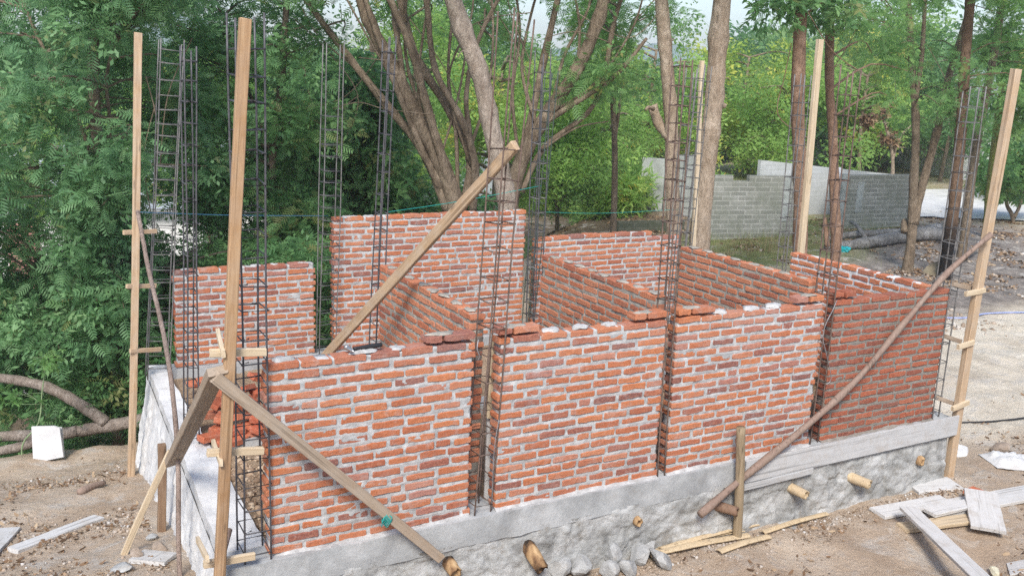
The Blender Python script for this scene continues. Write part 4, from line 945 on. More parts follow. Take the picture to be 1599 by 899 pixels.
def tree(name, label, cat, stems, D, bark, rects, leafmat, tmpl, seed, group, lscale=1.0, nper=40, rclump=0.5, base=None, flat=0.75, droop=0.25, branch_r=0.012, twigs=()):
    """stems: list of (pixel path from base to top, width px at base, at top); rects: (x0,y0,x1,y1,D0,D1,n clumps)"""
    g = np.random.default_rng(seed); random.seed(seed)
    tr = MB(); nodes = []
    base0 = None
    for si, (path, w0, w1) in enumerate(stems):
        Pp = [atD(x, y, D + (0.0 if si == 0 else 0.25 * math.sin(si * 2.4)) * min(1, (i / max(1, len(path) - 1)) * 1.5)) for i, (x, y) in enumerate(path)]
        if si == 0:
            b0 = Pp[0].copy(); gzv = gz(b0[0], b0[1])
            if b0[2] > gzv + 0.05:
                dirn = Pp[0] - Pp[1]; foot = np.array([b0[0] + 0.15 * dirn[0], b0[1] + 0.15 * dirn[1], 0]); foot[2] = gz(foot[0], foot[1]) - 0.15; Pp.insert(0, foot)
            else: Pp[0][2] = gzv - 0.12
            base0 = Pp[0].copy()
        pts = spline(Pp, 5); n = len(pts); sc = D / FOC * (0.78 if len(stems) > 6 else 0.90)
        rad = [(w0 + (w1 - w0) * (i / (n - 1)) ** 0.8) * sc / 2 * (1 + 0.05 * math.sin(i * 1.3 + si) + 0.05 * math.sin(i * 2.9 + si * 2) + (0.16 if (i * 7 + si * 3) % 17 == 5 else 0)) for i in range(n)]
        if si == 0:
            rad[0] *= 1.35; rad[1] *= 1.15
        tube(tr, [p - base0 for p in pts], rad, 14, True, 0.5, 0.06); nodes += pts[1:]
    nodes = np.array(nodes)
    cs = []; rs = []
    for (x0, y0, x1, y1, D0, D1, n) in rects:
        for _ in range(n):
            c = atD(g.uniform(x0, x1), g.uniform(y0, y1), g.uniform(D0, D1)); gg = gz(c[0], c[1])
            if c[2] < gg + 0.12: c[2] = gg + 0.12 + 0.2 * g.random()
            cs.append(c); rs.append(rclump * g.uniform(0.65, 1.35))
    for c in cs:
        dd = np.linalg.norm(nodes - c, axis=1) + 0.8 * np.maximum(0, nodes[:, 2] - c[2]); j = int(np.argmin(dd)); s = nodes[j]
        if dd[j] > (1.7 if D < 12 else 3.5): continue
        m_ = (s + c) / 2 + np.array([g.normal() * .15, g.normal() * .15, 0.1 * dd[j]])
        L_ = min(1.0, dd[j] / 3)
        tube(tr, [p - base0 for p in spline([s, m_, c], 3)], [branch_r * (1 + L_) * (1 - 0.12 * i) for i in range(7)], 5, False, 0.5)
    for tw in twigs:
        tube(tr, [p - base0 for p in spline([atD(x, y, D - 0.4) for (x, y) in tw], 5)], branch_r * 0.55, 5, False, 0.5)
    root = thing(name, label, cat, tuple(base0), group)
    tr.build('trunk', bark, root, True)
    if cs:
        V, F_, R = clump_leaves(cs, rs, [max(6, int(nper * 0.90 * (r / rclump) ** 2)) for r in rs], tmpl, lscale, g, flat, droop)
        if tmpl is not FINE:
            alt = FINE if (tmpl is FEATHER or tmpl is FEATHER_S) else FEATHER
            V2, F2, R2 = clump_leaves(cs[::2] + cs[1::3], rs[::2] + rs[1::3], [max(4, int(nper * 0.5 * (r / rclump) ** 2)) for r in rs[::2] + rs[1::3]], alt, lscale * (0.62 if alt is FINE else 0.9), g, flat, droop)
            F_ = np.concatenate([F_, F2 + len(V)]); V = np.concatenate([V, V2]); R = np.concatenate([R, R2])
        me = np_mesh('crown', V - base0, F_, R); link('crown', me, leafmat, root)
    return root
GT = 'trees around the building site'
# --- dense dark trees behind the side plinth
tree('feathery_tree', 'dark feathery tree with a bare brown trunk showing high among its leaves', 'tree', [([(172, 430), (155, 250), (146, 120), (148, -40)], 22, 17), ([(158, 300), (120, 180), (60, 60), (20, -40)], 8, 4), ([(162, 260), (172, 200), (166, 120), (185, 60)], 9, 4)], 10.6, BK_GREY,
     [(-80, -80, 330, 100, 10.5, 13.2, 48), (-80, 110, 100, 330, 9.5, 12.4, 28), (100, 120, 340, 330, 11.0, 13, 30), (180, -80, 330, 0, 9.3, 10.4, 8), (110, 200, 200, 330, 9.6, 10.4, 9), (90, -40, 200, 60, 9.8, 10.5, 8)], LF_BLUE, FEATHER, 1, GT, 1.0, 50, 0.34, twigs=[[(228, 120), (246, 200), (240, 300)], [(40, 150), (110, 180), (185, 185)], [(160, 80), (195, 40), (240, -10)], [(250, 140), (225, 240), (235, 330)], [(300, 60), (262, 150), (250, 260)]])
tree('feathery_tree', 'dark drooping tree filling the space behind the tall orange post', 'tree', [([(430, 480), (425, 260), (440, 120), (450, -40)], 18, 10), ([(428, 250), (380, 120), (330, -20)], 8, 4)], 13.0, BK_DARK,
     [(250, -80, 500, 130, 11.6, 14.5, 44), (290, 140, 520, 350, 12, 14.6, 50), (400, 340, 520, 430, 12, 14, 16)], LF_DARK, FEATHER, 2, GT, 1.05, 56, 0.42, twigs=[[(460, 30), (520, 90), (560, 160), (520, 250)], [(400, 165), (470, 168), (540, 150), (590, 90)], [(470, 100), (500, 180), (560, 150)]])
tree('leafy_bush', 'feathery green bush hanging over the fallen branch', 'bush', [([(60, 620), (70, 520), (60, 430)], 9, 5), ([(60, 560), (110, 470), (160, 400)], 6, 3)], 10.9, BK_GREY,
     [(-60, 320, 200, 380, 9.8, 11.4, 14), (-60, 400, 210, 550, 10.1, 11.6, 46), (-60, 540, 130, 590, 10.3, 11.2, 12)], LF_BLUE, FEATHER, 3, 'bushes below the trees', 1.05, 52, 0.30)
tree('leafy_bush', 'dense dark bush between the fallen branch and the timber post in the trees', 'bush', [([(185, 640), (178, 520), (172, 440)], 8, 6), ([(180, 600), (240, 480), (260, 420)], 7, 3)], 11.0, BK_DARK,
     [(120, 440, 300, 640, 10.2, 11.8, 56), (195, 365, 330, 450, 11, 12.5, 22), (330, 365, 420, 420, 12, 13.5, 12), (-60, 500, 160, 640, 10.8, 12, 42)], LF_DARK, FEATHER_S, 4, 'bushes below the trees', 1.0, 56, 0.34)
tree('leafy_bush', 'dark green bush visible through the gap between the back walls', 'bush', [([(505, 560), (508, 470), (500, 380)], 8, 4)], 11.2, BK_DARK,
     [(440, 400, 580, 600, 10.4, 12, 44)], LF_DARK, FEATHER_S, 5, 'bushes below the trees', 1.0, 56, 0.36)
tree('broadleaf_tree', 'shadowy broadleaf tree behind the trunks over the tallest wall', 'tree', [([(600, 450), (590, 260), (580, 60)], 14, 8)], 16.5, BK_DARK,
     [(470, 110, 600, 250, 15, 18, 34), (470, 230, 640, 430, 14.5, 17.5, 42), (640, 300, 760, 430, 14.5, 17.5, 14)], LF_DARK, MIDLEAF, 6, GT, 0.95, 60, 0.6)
# --- the many-stemmed tree over the tallest wall
tree('spreading_tree', 'many-stemmed grey tree fanning out above the tallest back wall', 'tree',
     [([(712, 345), (695, 270), (655, 190), (610, 100), (575, 30), (555, -40)], 40, 22),
      ([(700, 330), (660, 235), (600, 160), (545, 90), (478, 0), (460, -40)], 22, 10),
      ([(716, 335), (688, 240), (662, 150), (640, 70), (590, -40)], 22, 13),
      ([(722, 330), (735, 250), (700, 170), (650, 90), (625, 0), (618, -40)], 20, 14),
      ([(700, 300), (648, 215), (628, 110), (612, 0), (605, -30)], 16, 9),
      ([(690, 300), (640, 190), (590, 60), (560, -40)], 14, 8),
      ([(738, 240), (728, 150), (748, 60), (800, -40)], 12, 7),
      ([(738, 330), (742, 260), (722, 190), (680, 110), (668, 20), (660, -40)], 16, 10)]
      + [([(705, 330), (680, 230), (640, 120), (632, 40), (640, -40)], 9, 5), ([(715, 320), (712, 210), (700, 120), (706, 30), (712, -40)], 9, 4), ([(660, 220), (610, 120), (575, 60), (520, -40)], 7, 3), ([(728, 250), (760, 150), (770, 60), (765, -40)], 7, 4), ([(695, 280), (655, 160), (660, 60), (680, -40)], 8, 4), ([(640, 170), (622, 80), (640, -40)], 6, 3), ([(600, 160), (570, 120), (500, 60), (470, 10)], 5, 2), ([(735, 260), (700, 130), (735, 30), (740, -40)], 6, 3), ([(690, 240), (720, 130), (725, 40), (690, -40)], 5, 3)],
     12.5, BK_GREY, [(470, -150, 800, -45, 11, 15, 15), (470, -20, 800, 60, 13.2, 15.5, 9)], LF_MID, FEATHER, 7, GT, 1.0, 40, 0.40,
     twigs=[[(640, 30), (690, 100), (720, 160)], [(760, 0), (800, 60), (830, 140)], [(560, 90), (610, 95), (635, 92)], [(700, 60), (760, 30), (830, 20)], [(520, 170), (560, 160), (600, 170), (680, 180)]])
tree('pale_tree', 'smooth pale trunk with a burl, leaning above the tallest wall', 'tree', [([(792, 345), (782, 270), (765, 190), (748, 110), (722, 45), (695, -40)], 34, 30)], 11.3, BK_PALE, [(640, -160, 760, -80, 10.6, 12, 6)], LF_MID, FEATHER, 8, GT, 1.0, 30, 0.4, twigs=[[(735, 85), (722, 80), (715, 90)]])
tree('leaning_tree', 'dark trunk leaning away, splitting behind the cage of the dabbed divider', 'tree',
     [([(795, 330), (815, 250), (850, 185), (900, 110), (935, 30), (950, -40)], 36, 22), ([(805, 270), (826, 200), (850, 90), (880, -40)], 18, 12), ([(845, 195), (900, 160), (960, 120), (1010, 60)], 14, 6), ([(815, 300), (850, 230), (930, 160), (960, 30), (985, -40)], 12, 8), ([(860, 180), (880, 90), (920, 10), (915, -40)], 8, 4), ([(900, 115), (905, 40), (890, -40)], 7, 4), ([(840, 200), (815, 110), (830, 20), (850, -40)], 8, 4), ([(870, 170), (930, 130), (990, 40), (1010, -40)], 7, 3), ([(812, 260), (800, 150), (812, 50), (800, -40)], 8, 4), ([(845, 235), (900, 200), (950, 190)], 5, 2)],
     13.6, BK_GREY, [(780, -150, 1010, -55, 12.4, 16, 13), (800, -30, 1010, 110, 13.5, 16.5, 11), (870, 70, 990, 130, 13, 14.5, 6)], LF_MID, FEATHER, 9, GT, 1.05, 40, 0.40,
     twigs=[[(850, 60), (900, 50), (960, 70)], [(900, 20), (980, 60), (1030, 20)], [(830, 100), (800, 30), (790, -20)]])
tree('slender_tree', 'slender dark twin trunk behind the half-finished back wall', 'tree', [([(958, 350), (960, 250), (957, 160), (950, 60), (945, -40)], 12, 8), ([(960, 220), (972, 130), (985, 40)], 7, 4)], 17.5, BK_GREY, [(880, -90, 1060, 60, 16, 19, 16), (880, 90, 1040, 170, 16, 18, 6)], LF_MID, FEATHER, 10, GT, 1.0, 46, 0.42)
tree('tan_tree', 'tan trunk with a sawn-off side branch behind the brick stalls', 'tree', [([(1052, 400), (1050, 280), (1048, 180), (1038, 70), (1030, -40)], 27, 22), ([(1046, 215), (1030, 195), (1018, 165)], 18, 17), ([(1020, 170), (1012, 168), (1008, 172)], 8, 4)], 13.5, BK_TAN, [(960, -160, 1100, -70, 12.6, 14.6, 8)], LF_MID, FEATHER, 11, GT, 1.0, 30, 0.45)
tree('tan_tree', 'thick knotted tan trunk standing behind the rusty cage', 'tree', [([(1090, 420), (1096, 330), (1108, 220), (1116, 150), (1122, 60), (1132, -40)], 36, 30), ([(1116, 168), (1124, 163), (1132, 166)], 16, 8)], 12.8, BK_TAN, [(1060, -170, 1200, -75, 12, 14, 8)], LF_MID, FEATHER, 12, GT, 1.0, 30, 0.45)
tree('reddish_tree', 'straight reddish trunk beside the bright square post', 'tree', [([(1248, 420), (1250, 300), (1246, 160), (1252, -40)], 26, 22)], 13.5, BK_RED, [(1230, -150, 1300, -60, 12.6, 15, 6), (1165, -10, 1225, 15, 13, 14, 3), (1270, -20, 1320, 30, 13, 15, 3)], LF_DARK, BROAD, 13, GT, 1.0, 44, 0.36, twigs=[[(1240, 50), (1225, 120), (1215, 180), (1260, 215)], [(1262, 20), (1300, 80), (1340, 110)]])
tree('reddish_tree', 'thinner reddish trunk with a stump at its foot', 'tree', [([(1305, 392), (1303, 300), (1300, 200), (1295, 120), (1298, -40)], 19, 14), ([(1292, 385), (1288, 340)], 9, 7)], 15.0, BK_RED, [(1270, -120, 1420, -30, 14, 16.5, 8), (1310, -10, 1420, 150, 14, 17, 8)], LF_MID, FEATHER, 14, GT, 1.0, 42, 0.36, twigs=[[(1300, 110), (1330, 60), (1360, -10)]])
tree('forked_tree', 'grey tree forking from the ground in front of the low block wall', 'tree',
     [([(1424, 364), (1426, 300), (1430, 200), (1424, 100), (1415, -40)], 19, 10), ([(1426, 350), (1440, 290), (1462, 210), (1476, 140), (1500, 60), (1530, -40)], 17, 9), ([(1428, 170), (1440, 80), (1445, -30)], 9, 6), ([(1412, 362), (1413, 345)], 13, 12)],
     18.5, BK_GREY, [(1360, -110, 1540, -10, 17, 20, 12), (1350, 0, 1530, 190, 17, 20, 14)], LF_MID, FEATHER, 15, GT, 1.0, 46, 0.42, twigs=[[(1380, 0), (1440, 60), (1480, 130)], [(1340, 40), (1390, 90), (1400, 170)]])
tree('charred_tree', 'trunk burnt black at its base behind the corner cage', 'tree', [([(1481, 382), (1490, 320), (1499, 220), (1505, 120), (1518, -40)], 22, 16)], 18.0, BK_BURN, [(1440, -110, 1620, -5, 17, 19.5, 11), (1490, 20, 1600, 150, 17, 19, 7)], LF_MID, FEATHER, 16, GT, 1.0, 46, 0.40)
tree('leaning_tree', 'grey leaning trunk just beyond the charred one', 'tree', [([(1508, 352), (1518, 270), (1535, 170), (1555, 70), (1570, -40)], 16, 12)], 20.0, BK_GREY, [(1520, -80, 1660, 60, 18, 21.5, 22), (1550, 60, 1660, 150, 18, 21, 9)], LF_MID, FEATHER, 17, GT, 1.05, 46, 0.45)
tree('mossy_tree', 'yellow-green mossy trunk behind the outer post', 'tree', [([(1541, 345), (1547, 280), (1556, 200), (1570, 110)], 13, 11)], 22.5, BK_MOSS, [(1550, 60, 1660, 200, 20, 24, 24)], LF_MID, BROAD, 18, GT, 1.2, 50, 0.5)
tree('small_tree', 'small curved tree with a low round crown by the road', 'tree', [([(1583, 352), (1580, 335), (1572, 318), (1572, 285)], 8, 5), ([(1583, 340), (1592, 322), (1602, 290)], 7, 4)], 26.5, BK_GREY, [(1548, 228, 1650, 296, 25.5, 27.5, 22)], LF_MID, BROAD, 19, GT, 1.5, 44, 0.5)
tree('small_tree', 'small bare tree hung with brown dead leaves beyond the block wall', 'tree', [([(1392, 300), (1394, 250), (1388, 215), (1375, 170)], 8, 4), ([(1394, 250), (1405, 215), (1430, 190)], 5, 3)], 26, BK_TAN, [(1352, 185, 1358, 200, 25.8, 26.2, 2), (1384, 210, 1396, 240, 25.8, 26.2, 4), (1372, 168, 1380, 185, 25.8, 26.2, 2)], LF_DRY, BROAD, 20, GT, 0.9, 18, 0.13, branch_r=0.012)
# saplings among the dirt bank
tree('sapling', 'young sapling with a few leaves and one yellow leaf above the fallen branch', 'sapling', [([(36, 692), (60, 660), (66, 610), (72, 565)], 3.5, 2), ([(70, 568), (88, 572), (92, 590)], 1.6, 1)], 9.1, mat_simple('green_stem', (0.22, 0.30, 0.16), 0.7), [(55, 545, 80, 566, 9.0, 9.2, 3), (0, 605, 45, 645, 8.9, 9.2, 4)], LF_MID, BROAD, 21, 'bushes below the trees', 0.62, 6, 0.10, branch_r=0.003)
# mid and far trees (bright)
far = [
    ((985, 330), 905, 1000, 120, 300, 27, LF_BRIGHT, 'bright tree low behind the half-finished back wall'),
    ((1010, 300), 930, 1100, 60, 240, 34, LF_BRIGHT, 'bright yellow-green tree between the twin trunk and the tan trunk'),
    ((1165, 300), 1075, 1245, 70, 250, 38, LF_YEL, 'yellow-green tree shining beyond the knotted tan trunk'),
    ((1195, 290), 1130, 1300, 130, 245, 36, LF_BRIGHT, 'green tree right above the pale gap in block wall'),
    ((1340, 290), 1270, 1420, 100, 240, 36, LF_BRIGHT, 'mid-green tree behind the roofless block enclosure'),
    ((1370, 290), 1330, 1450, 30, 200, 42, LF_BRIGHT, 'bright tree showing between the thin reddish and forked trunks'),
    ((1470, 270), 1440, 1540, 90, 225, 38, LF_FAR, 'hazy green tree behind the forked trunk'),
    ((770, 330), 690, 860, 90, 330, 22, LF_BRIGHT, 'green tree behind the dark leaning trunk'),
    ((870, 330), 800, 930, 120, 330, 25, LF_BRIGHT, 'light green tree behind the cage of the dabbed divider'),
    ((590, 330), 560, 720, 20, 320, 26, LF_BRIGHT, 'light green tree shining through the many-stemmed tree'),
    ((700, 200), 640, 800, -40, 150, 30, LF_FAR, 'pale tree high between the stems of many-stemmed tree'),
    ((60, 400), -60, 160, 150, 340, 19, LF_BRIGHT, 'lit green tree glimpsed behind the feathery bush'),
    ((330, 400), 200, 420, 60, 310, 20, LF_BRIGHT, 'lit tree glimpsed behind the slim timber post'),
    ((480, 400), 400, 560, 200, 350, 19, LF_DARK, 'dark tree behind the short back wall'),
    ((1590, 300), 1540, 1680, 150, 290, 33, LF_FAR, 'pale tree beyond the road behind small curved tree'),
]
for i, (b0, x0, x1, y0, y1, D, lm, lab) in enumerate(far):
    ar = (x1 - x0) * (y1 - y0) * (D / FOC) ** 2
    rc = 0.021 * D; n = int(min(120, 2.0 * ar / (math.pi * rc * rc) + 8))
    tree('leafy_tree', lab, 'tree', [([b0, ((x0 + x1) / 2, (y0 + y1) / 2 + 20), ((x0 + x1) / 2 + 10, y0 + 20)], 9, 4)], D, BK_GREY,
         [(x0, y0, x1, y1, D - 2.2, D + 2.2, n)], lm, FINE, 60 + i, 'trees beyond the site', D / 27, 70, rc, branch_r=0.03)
# far-off wood as one mass
g_ = np.random.default_rng(99); cs = []; rs = []
for _ in range(620):
    D = g_.uniform(42, 95); x = g_.uniform(-150, 1750)
    b0 = atD(x, 330, D); z = gz(b0[0], b0[1]) ; hgt_ = g_.uniform(0.25, 1) * (4.6 + 0.02 * D)
    cs.append(np.array([b0[0], b0[1], z + hgt_])); rs.append(g_.uniform(1.2, 2.2))
V, F_, R = clump_leaves(cs, rs, [120] * len(cs), FINE, 2.6, g_, 0.85)
tag(link('woods', np_mesh('woods', V, F_, R), LF_FAR), 'far wood of mixed green trees closing the view', 'woods', None, 'stuff')
# bright undergrowth by the block wall
g_ = np.random.default_rng(55); cs = []; rs = []
for _ in range(190):
    p = gpt(g_.uniform(835, 1000), g_.uniform(300, 338)); cs.append(p + np.array([0, 0, g_.uniform(0.05, 0.75)])); rs.append(g_.uniform(.25, .5))
for _ in range(50):
    p = gpt(g_.uniform(1085, 1120), g_.uniform(300, 330)); cs.append(p + np.array([0, 0, g_.uniform(0.05, 0.4)])); rs.append(.3)
V, F_, R = clump_leaves(cs, rs, [30] * len(cs), leaf_template(6, 0.26, 0.05), 1.0, g_, 1.0, -0.5)
tag(link('undergrowth', np_mesh('undergrowth', V, F_, R), LF_BRIGHT), 'bright green undergrowth beside the plastered block wall', 'undergrowth', None, 'stuff')
# dark undergrowth on the ravine slope
g_ = np.random.default_rng(56); cs = []; rs = []
for _ in range(420):
    x = g_.uniform(-4.5, 9); y = 4.9 + 0.85 * max(x - 0.8, 0) + g_.uniform(0.4, 5.0); cs.append(np.array([x, y, gz(x, y) + g_.uniform(0.02, 0.5)])); rs.append(g_.uniform(.25, .5))
V, F_, R = clump_leaves(cs, rs, [22] * len(cs), FEATHER_S, 1.0, g_, 0.8)
tag(link('undergrowth', np_mesh('undergrowth', V, F_, R), LF_DARK), 'dark ferny undergrowth on the slope behind the site', 'undergrowth', None, 'stuff')

# ------------------------------------------------------------------ grass, leaf litter, gravel
def blades(name, pts, h, m, label, g):
    N = len(pts); V, F_ = np.array([(0, -.006, 0), (0, .006, 0), (.25, .004, .6), (.25, -.004, .6), (.6, 0.001, 1), (.6, -.001, 1)], float), np.array([(0, 1, 2, 3), (3, 2, 4, 5)])
    a = g.random(N) * 6.28; X = np.stack([np.cos(a), np.sin(a), 0.3 * g.normal(size=N)], -1); s = h * (0.5 + g.random(N))
    W, FF, R = scatter((V * [1, 1.6, 1], F_), pts, X, np.tile([0, 0, 1.0], (N, 1)), s, g.random(N))
    return tag(link(name, np_mesh(name, W, FF, R), m), label, 'grass', None, 'stuff')
g_ = np.random.default_rng(5)
def gsc(cx, cy, sx, sy, n):
    x = cx + sx * g_.normal(size=n); y = cy + sy * g_.normal(size=n); return np.stack([x, y, hgt(x, y)], -1)
pg = [gsc(p_g[0] + a, p_g[1] + b_, 1.6, 0.9, 2600) for (a, b_) in ((-1, -.6), (.6, .2), (2.5, 1.2))] + [gsc(atZ(1275, 360, -.6)[0], atZ(1275, 360, -.6)[1], .9, 1.2, 1500)]
blades('grass', np.concatenate(pg)[::2], 0.17, GRASS, 'patchy green grass in front of the low block wall', g_)
pd = atZ(1200, 392, -.6); blades('grass', gsc(pd[0], pd[1], 0.9, 0.5, 1100), 0.2, GRASS_DRY, 'dry brown grass beside the reddish trunk', g_)
def litter(name, P, s, m, label, g, cat='leaf litter'):
    N = len(P); V = np.array([(-1, -.3, .05), (-1, .3, .1), (0, .5, 0), (0, -.5, .02), (1, .18, .25), (1, -.18, .3)], float) * [0.5, 0.5, 0.5]; F_ = np.array([(0, 3, 2, 1), (3, 5, 4, 2)])
    a = g.random(N) * 6.28; X = np.stack([np.cos(a), np.sin(a), .35 * g.normal(size=N)], -1); Z = np.array([0, 0, 1.0]) + .4 * g.normal(size=(N, 3))
    W, FF, R = scatter((V, F_), P + [0, 0, .008], X, Z, s * (0.4 + 1.1 * g.random(N) ** 2), g.random(N)); return tag(link(name, np_mesh(name, W, FF, R), m), label, cat, None, 'stuff')
def zone_pts(fn, n):
    out = []
    while len(out) < n:
        x, y = fn(); d = fbm(np.array([x * 1.3]), np.array([y * 1.3]))[0]
        if d + 0.16 * g_.normal() > 0.17: out.append((x, y, gz(x, y)))
    return np.array(out)
L1 = zone_pts(lambda: (g_.uniform(-3.2, -0.42), g_.uniform(1.0, 5.4)), 2600)
L2 = zone_pts(lambda: (g_.uniform(1.2, 8.5), g_.uniform(-1.9, -0.16)), 4200)
L3 = zone_pts(lambda: (g_.uniform(9, 24), g_.uniform(3.8, 13)), 12000)
L3 = L3[(L3[:, 1] > 2.2 + 0.20 * L3[:, 0])]
L4 = zone_pts(lambda: (g_.uniform(6.6, 10.5), g_.uniform(-1.2, 1.2)), 1800)
L5 = zone_pts(lambda: (p_l[0] + g_.normal() * 2.2, p_l[1] + g_.normal() * 1.8), 2600)
litter('leaf_litter', np.concatenate([L1, L2, L4]), 0.042, LF_DRY, 'dry brown leaves scattered over the soil around the foundation', g_)
litter('leaf_litter', np.concatenate([L3, L5]), 0.085, LF_DRY, 'dry leaves covering the burnt clearing under the trees', g_)
# gravel of small chips
def chips(name, P, s, m, label, g):
    N = len(P); V = np.array([(-1, -1, -.6), (1, -.8, -.6), (.9, 1, -.6), (-.8, .9, -.6), (-.6, -.5, .6), (.5, -.6, .5), (.6, .6, .7), (-.5, .5, .55)], float) * .5
    F_ = np.array([(3, 2, 1, 0), (4, 5, 6, 7), (0, 1, 5, 4), (1, 2, 6, 5), (2, 3, 7, 6), (3, 0, 4, 7)])
    X = g.normal(size=(N, 3)); X[:, 2] *= .4; Z = np.array([0, 0, 1.0]) + .5 * g.normal(size=(N, 3))
    W, FF, R = scatter((V, F_), P + [0, 0, .004], X, Z, s * (0.35 + 1.2 * g.random(N) ** 3), g.random(N)); return tag(link(name, np_mesh(name, W, FF, R), m), label, 'gravel', None, 'stuff')
def mat_chip(name, st):
    k_ = NM(name); k_.col(k_.ramp(k_.attr('rnd'), st)).rough(.95, .15); return k_.m
CHP = mat_chip('chips', [(0, (.22, .165, .12)), (.6, (.40, .32, .25)), (.9, (.48, .43, .38)), (1, (.56, .55, .53))])
G1 = zone_pts(lambda: (g_.uniform(-3, -0.4), g_.uniform(0.9, 4.8)), 2600); G2 = zone_pts(lambda: (g_.uniform(1.2, 8.6), g_.uniform(-2.0, -0.1)), 4200)
G3 = np.array([(x, -0.13 - abs(g_.normal()) * .12, 0) for x in g_.uniform(1.5, 6.4, 1200)]); G3[:, 2] = hgt(G3[:, 0], G3[:, 1])
chips('gravel', np.concatenate([G1, G2, G3]), 0.021, CHP, 'small stone chips and crumbs of mortar scattered on the soil', g_)
chips('gravel', zone_pts(lambda: (g_.uniform(9, 22), g_.uniform(3, 11)), 2600), 0.055, CHP, 'pale stones strewn over the burnt clearing', g_)
TW = zone_pts(lambda: (g_.uniform(-3, 8.5), g_.uniform(-1.9, 4.8)), 2200); TW = TW[(TW[:, 0] < -0.42) | (TW[:, 1] < -0.14) | (TW[:, 0] > 6.6)]
tv = np.array([(-1, -.02, 0), (-1, .02, 0), (0, .025, .06), (0, -.025, .06), (1, .012, .02), (1, -.012, .02)], float) * .5; tf = np.array([(0, 3, 2, 1), (3, 5, 4, 2)])
ta = g_.random(len(TW)) * 6.28; W_, FF_, RR_ = scatter((tv, tf), TW + [0, 0, .01], np.stack([np.cos(ta), np.sin(ta), .1 * g_.normal(size=len(TW))], -1), np.array([0, 0, 1.]) + .3 * g_.normal(size=(len(TW), 3)), 0.04 + 0.16 * g_.random(len(TW)) ** 3, g_.random(len(TW)))
tag(link('twig_litter', np_mesh('twig_litter', W_, FF_, RR_), LF_DRY), 'thin dry twigs and stalks littering the soil', 'twigs', None, 'stuff')
FC = np.stack([g_.uniform(0.03, 0.9, 1500), g_.uniform(0.2, 1.9, 1500), np.full(1500, -0.09)], -1); FC[:, 2] = -0.10 + 0.05 * fbm(FC[:, 0] * 2.2, FC[:, 1] * 2.2) + 0.03 * fbm(FC[:, 0] * 11, FC[:, 1] * 11) - 0.05 * sstep(0.5, 0.0, FC[:, 1] - 0.1)
chips('gravel', FC, 0.04, mat_chip('clods', [(0, (.22, .15, .10)), (.6, (.40, .29, .20)), (1, (.52, .42, .31))]), 'lumpy sandy clods filling the unwalled bay', g_)

# ------------------------------------------------------------------ fallen branches
def log_(label, paths, bark, name='fallen_branch', cat='branch'):
    mb = MB()
    for (P, r0, r1) in paths:
        pts = spline(P, 6); n = len(pts); tube(mb, pts, [(r0 + (r1 - r0) * i / (n - 1)) * (1 + .07 * math.sin(i * 1.9)) for i in range(n)], 10, True, None, 0.06)
    return tag(mb.build(name, bark, None, True), label, cat)
def gl(px, py, up_): p = gpt(px, py); return p + np.array([0, 0, up_])
Dl = (gpt(150, 690) - CAM) @ FH
log_('forked fallen branch lying across the soil edge behind the white sheets', [([atD(225, 655, Dl + .1), atD(150, 668, Dl), atD(80, 678, Dl - .1), atD(-40, 682, Dl - .1)], .075, .055), ([atD(165, 660, Dl + .02), atD(120, 628, Dl), atD(60, 600, Dl), atD(-30, 586, Dl)], .07, .05), ([atD(120, 672, Dl - .1), atD(40, 695, Dl - .2), atD(-40, 712, Dl - .3)], .06, .045)], BK_LOG)
Dr = (gpt(1400, 384) - CAM) @ FH
log_('long ashen fallen trunk lying in front of the forked tree', [([gl(1478, 374, .12), gl(1440, 376, .16), gl(1400, 381, .15), gl(1340, 388, .1), gl(1290, 392, .06)], .17, .10), ([gl(1470, 368, .2), gl(1400, 372, .14), gl(1330, 374, .12), gl(1290, 378, .05)], .10, .06), ([gl(1350, 382, .15), gl(1335, 372, .3), gl(1325, 366, .3)], .05, .03)], BK_ASH, 'fallen_log', 'log')
log_('crooked grey branch lying beyond the corner cage', [([gl(1462, 445, .08), gl(1480, 428, .1), gl(1500, 415, .15), gl(1530, 398, .2)], .05, .035)], BK_ASH)

# ------------------------------------------------------------------ block walls
def mat_block(name, a, b_, c, mor, bw=0.42, bh=0.125):
    k_ = NM(name); v = k_.tc('Object')
    br = k_.n.new('ShaderNodeTexBrick'); br.inputs['Scale'].default_value = 1.0; br.inputs['Brick Width'].default_value = bw; br.inputs['Row Height'].default_value = bh; br.inputs['Mortar Size'].default_value = 0.012; br.inputs['Mortar Smooth'].default_value = 0.4; br.inputs['Bias'].default_value = -0.2
    br.inputs['Color1'].default_value = (*a, 1); br.inputs['Color2'].default_value = (*b_, 1); br.inputs['Mortar'].default_value = (*mor, 1)
    nz = k_.n.new('ShaderNodeTexNoise'); nz.inputs['Scale'].default_value = 6; k_.l.new(v, nz.inputs['Vector'])
    mp = k_.n.new('ShaderNodeMix'); mp.data_type = 'VECTOR'; mp.inputs[0].default_value = 0.02
    k_.l.new(v, mp.inputs[4]); k_.l.new(nz.outputs['Color'], mp.inputs[5]); k_.l.new(mp.outputs[1], br.inputs['Vector'])
    base = k_.mix(k_.ramp(k_.noise(1.3, 9, .75), [(.38, 0), (.62, .75)]), br.outputs['Color'], c)
    base = k_.mix(k_.ramp(k_.noise(9, 7, .7), [(.5, 0), (.75, .4)]), base, tuple(x * .6 for x in a))
    k_.col(base).rough(.95, .15); k_.bump(br.outputs['Fac'], -0.5, .012); return k_.m
BL_G = mat_block('blocks_grey', (0.25, 0.255, 0.235), (0.40, 0.40, 0.375), (0.19, 0.205, 0.165), (0.48, 0.48, 0.455), 0.40, 0.105)
BL_W = mat_block('blocks_pale', (0.52, 0.54, 0.55), (0.60, 0.62, 0.63), (0.42, 0.44, 0.43), (0.46, 0.48, 0.48))
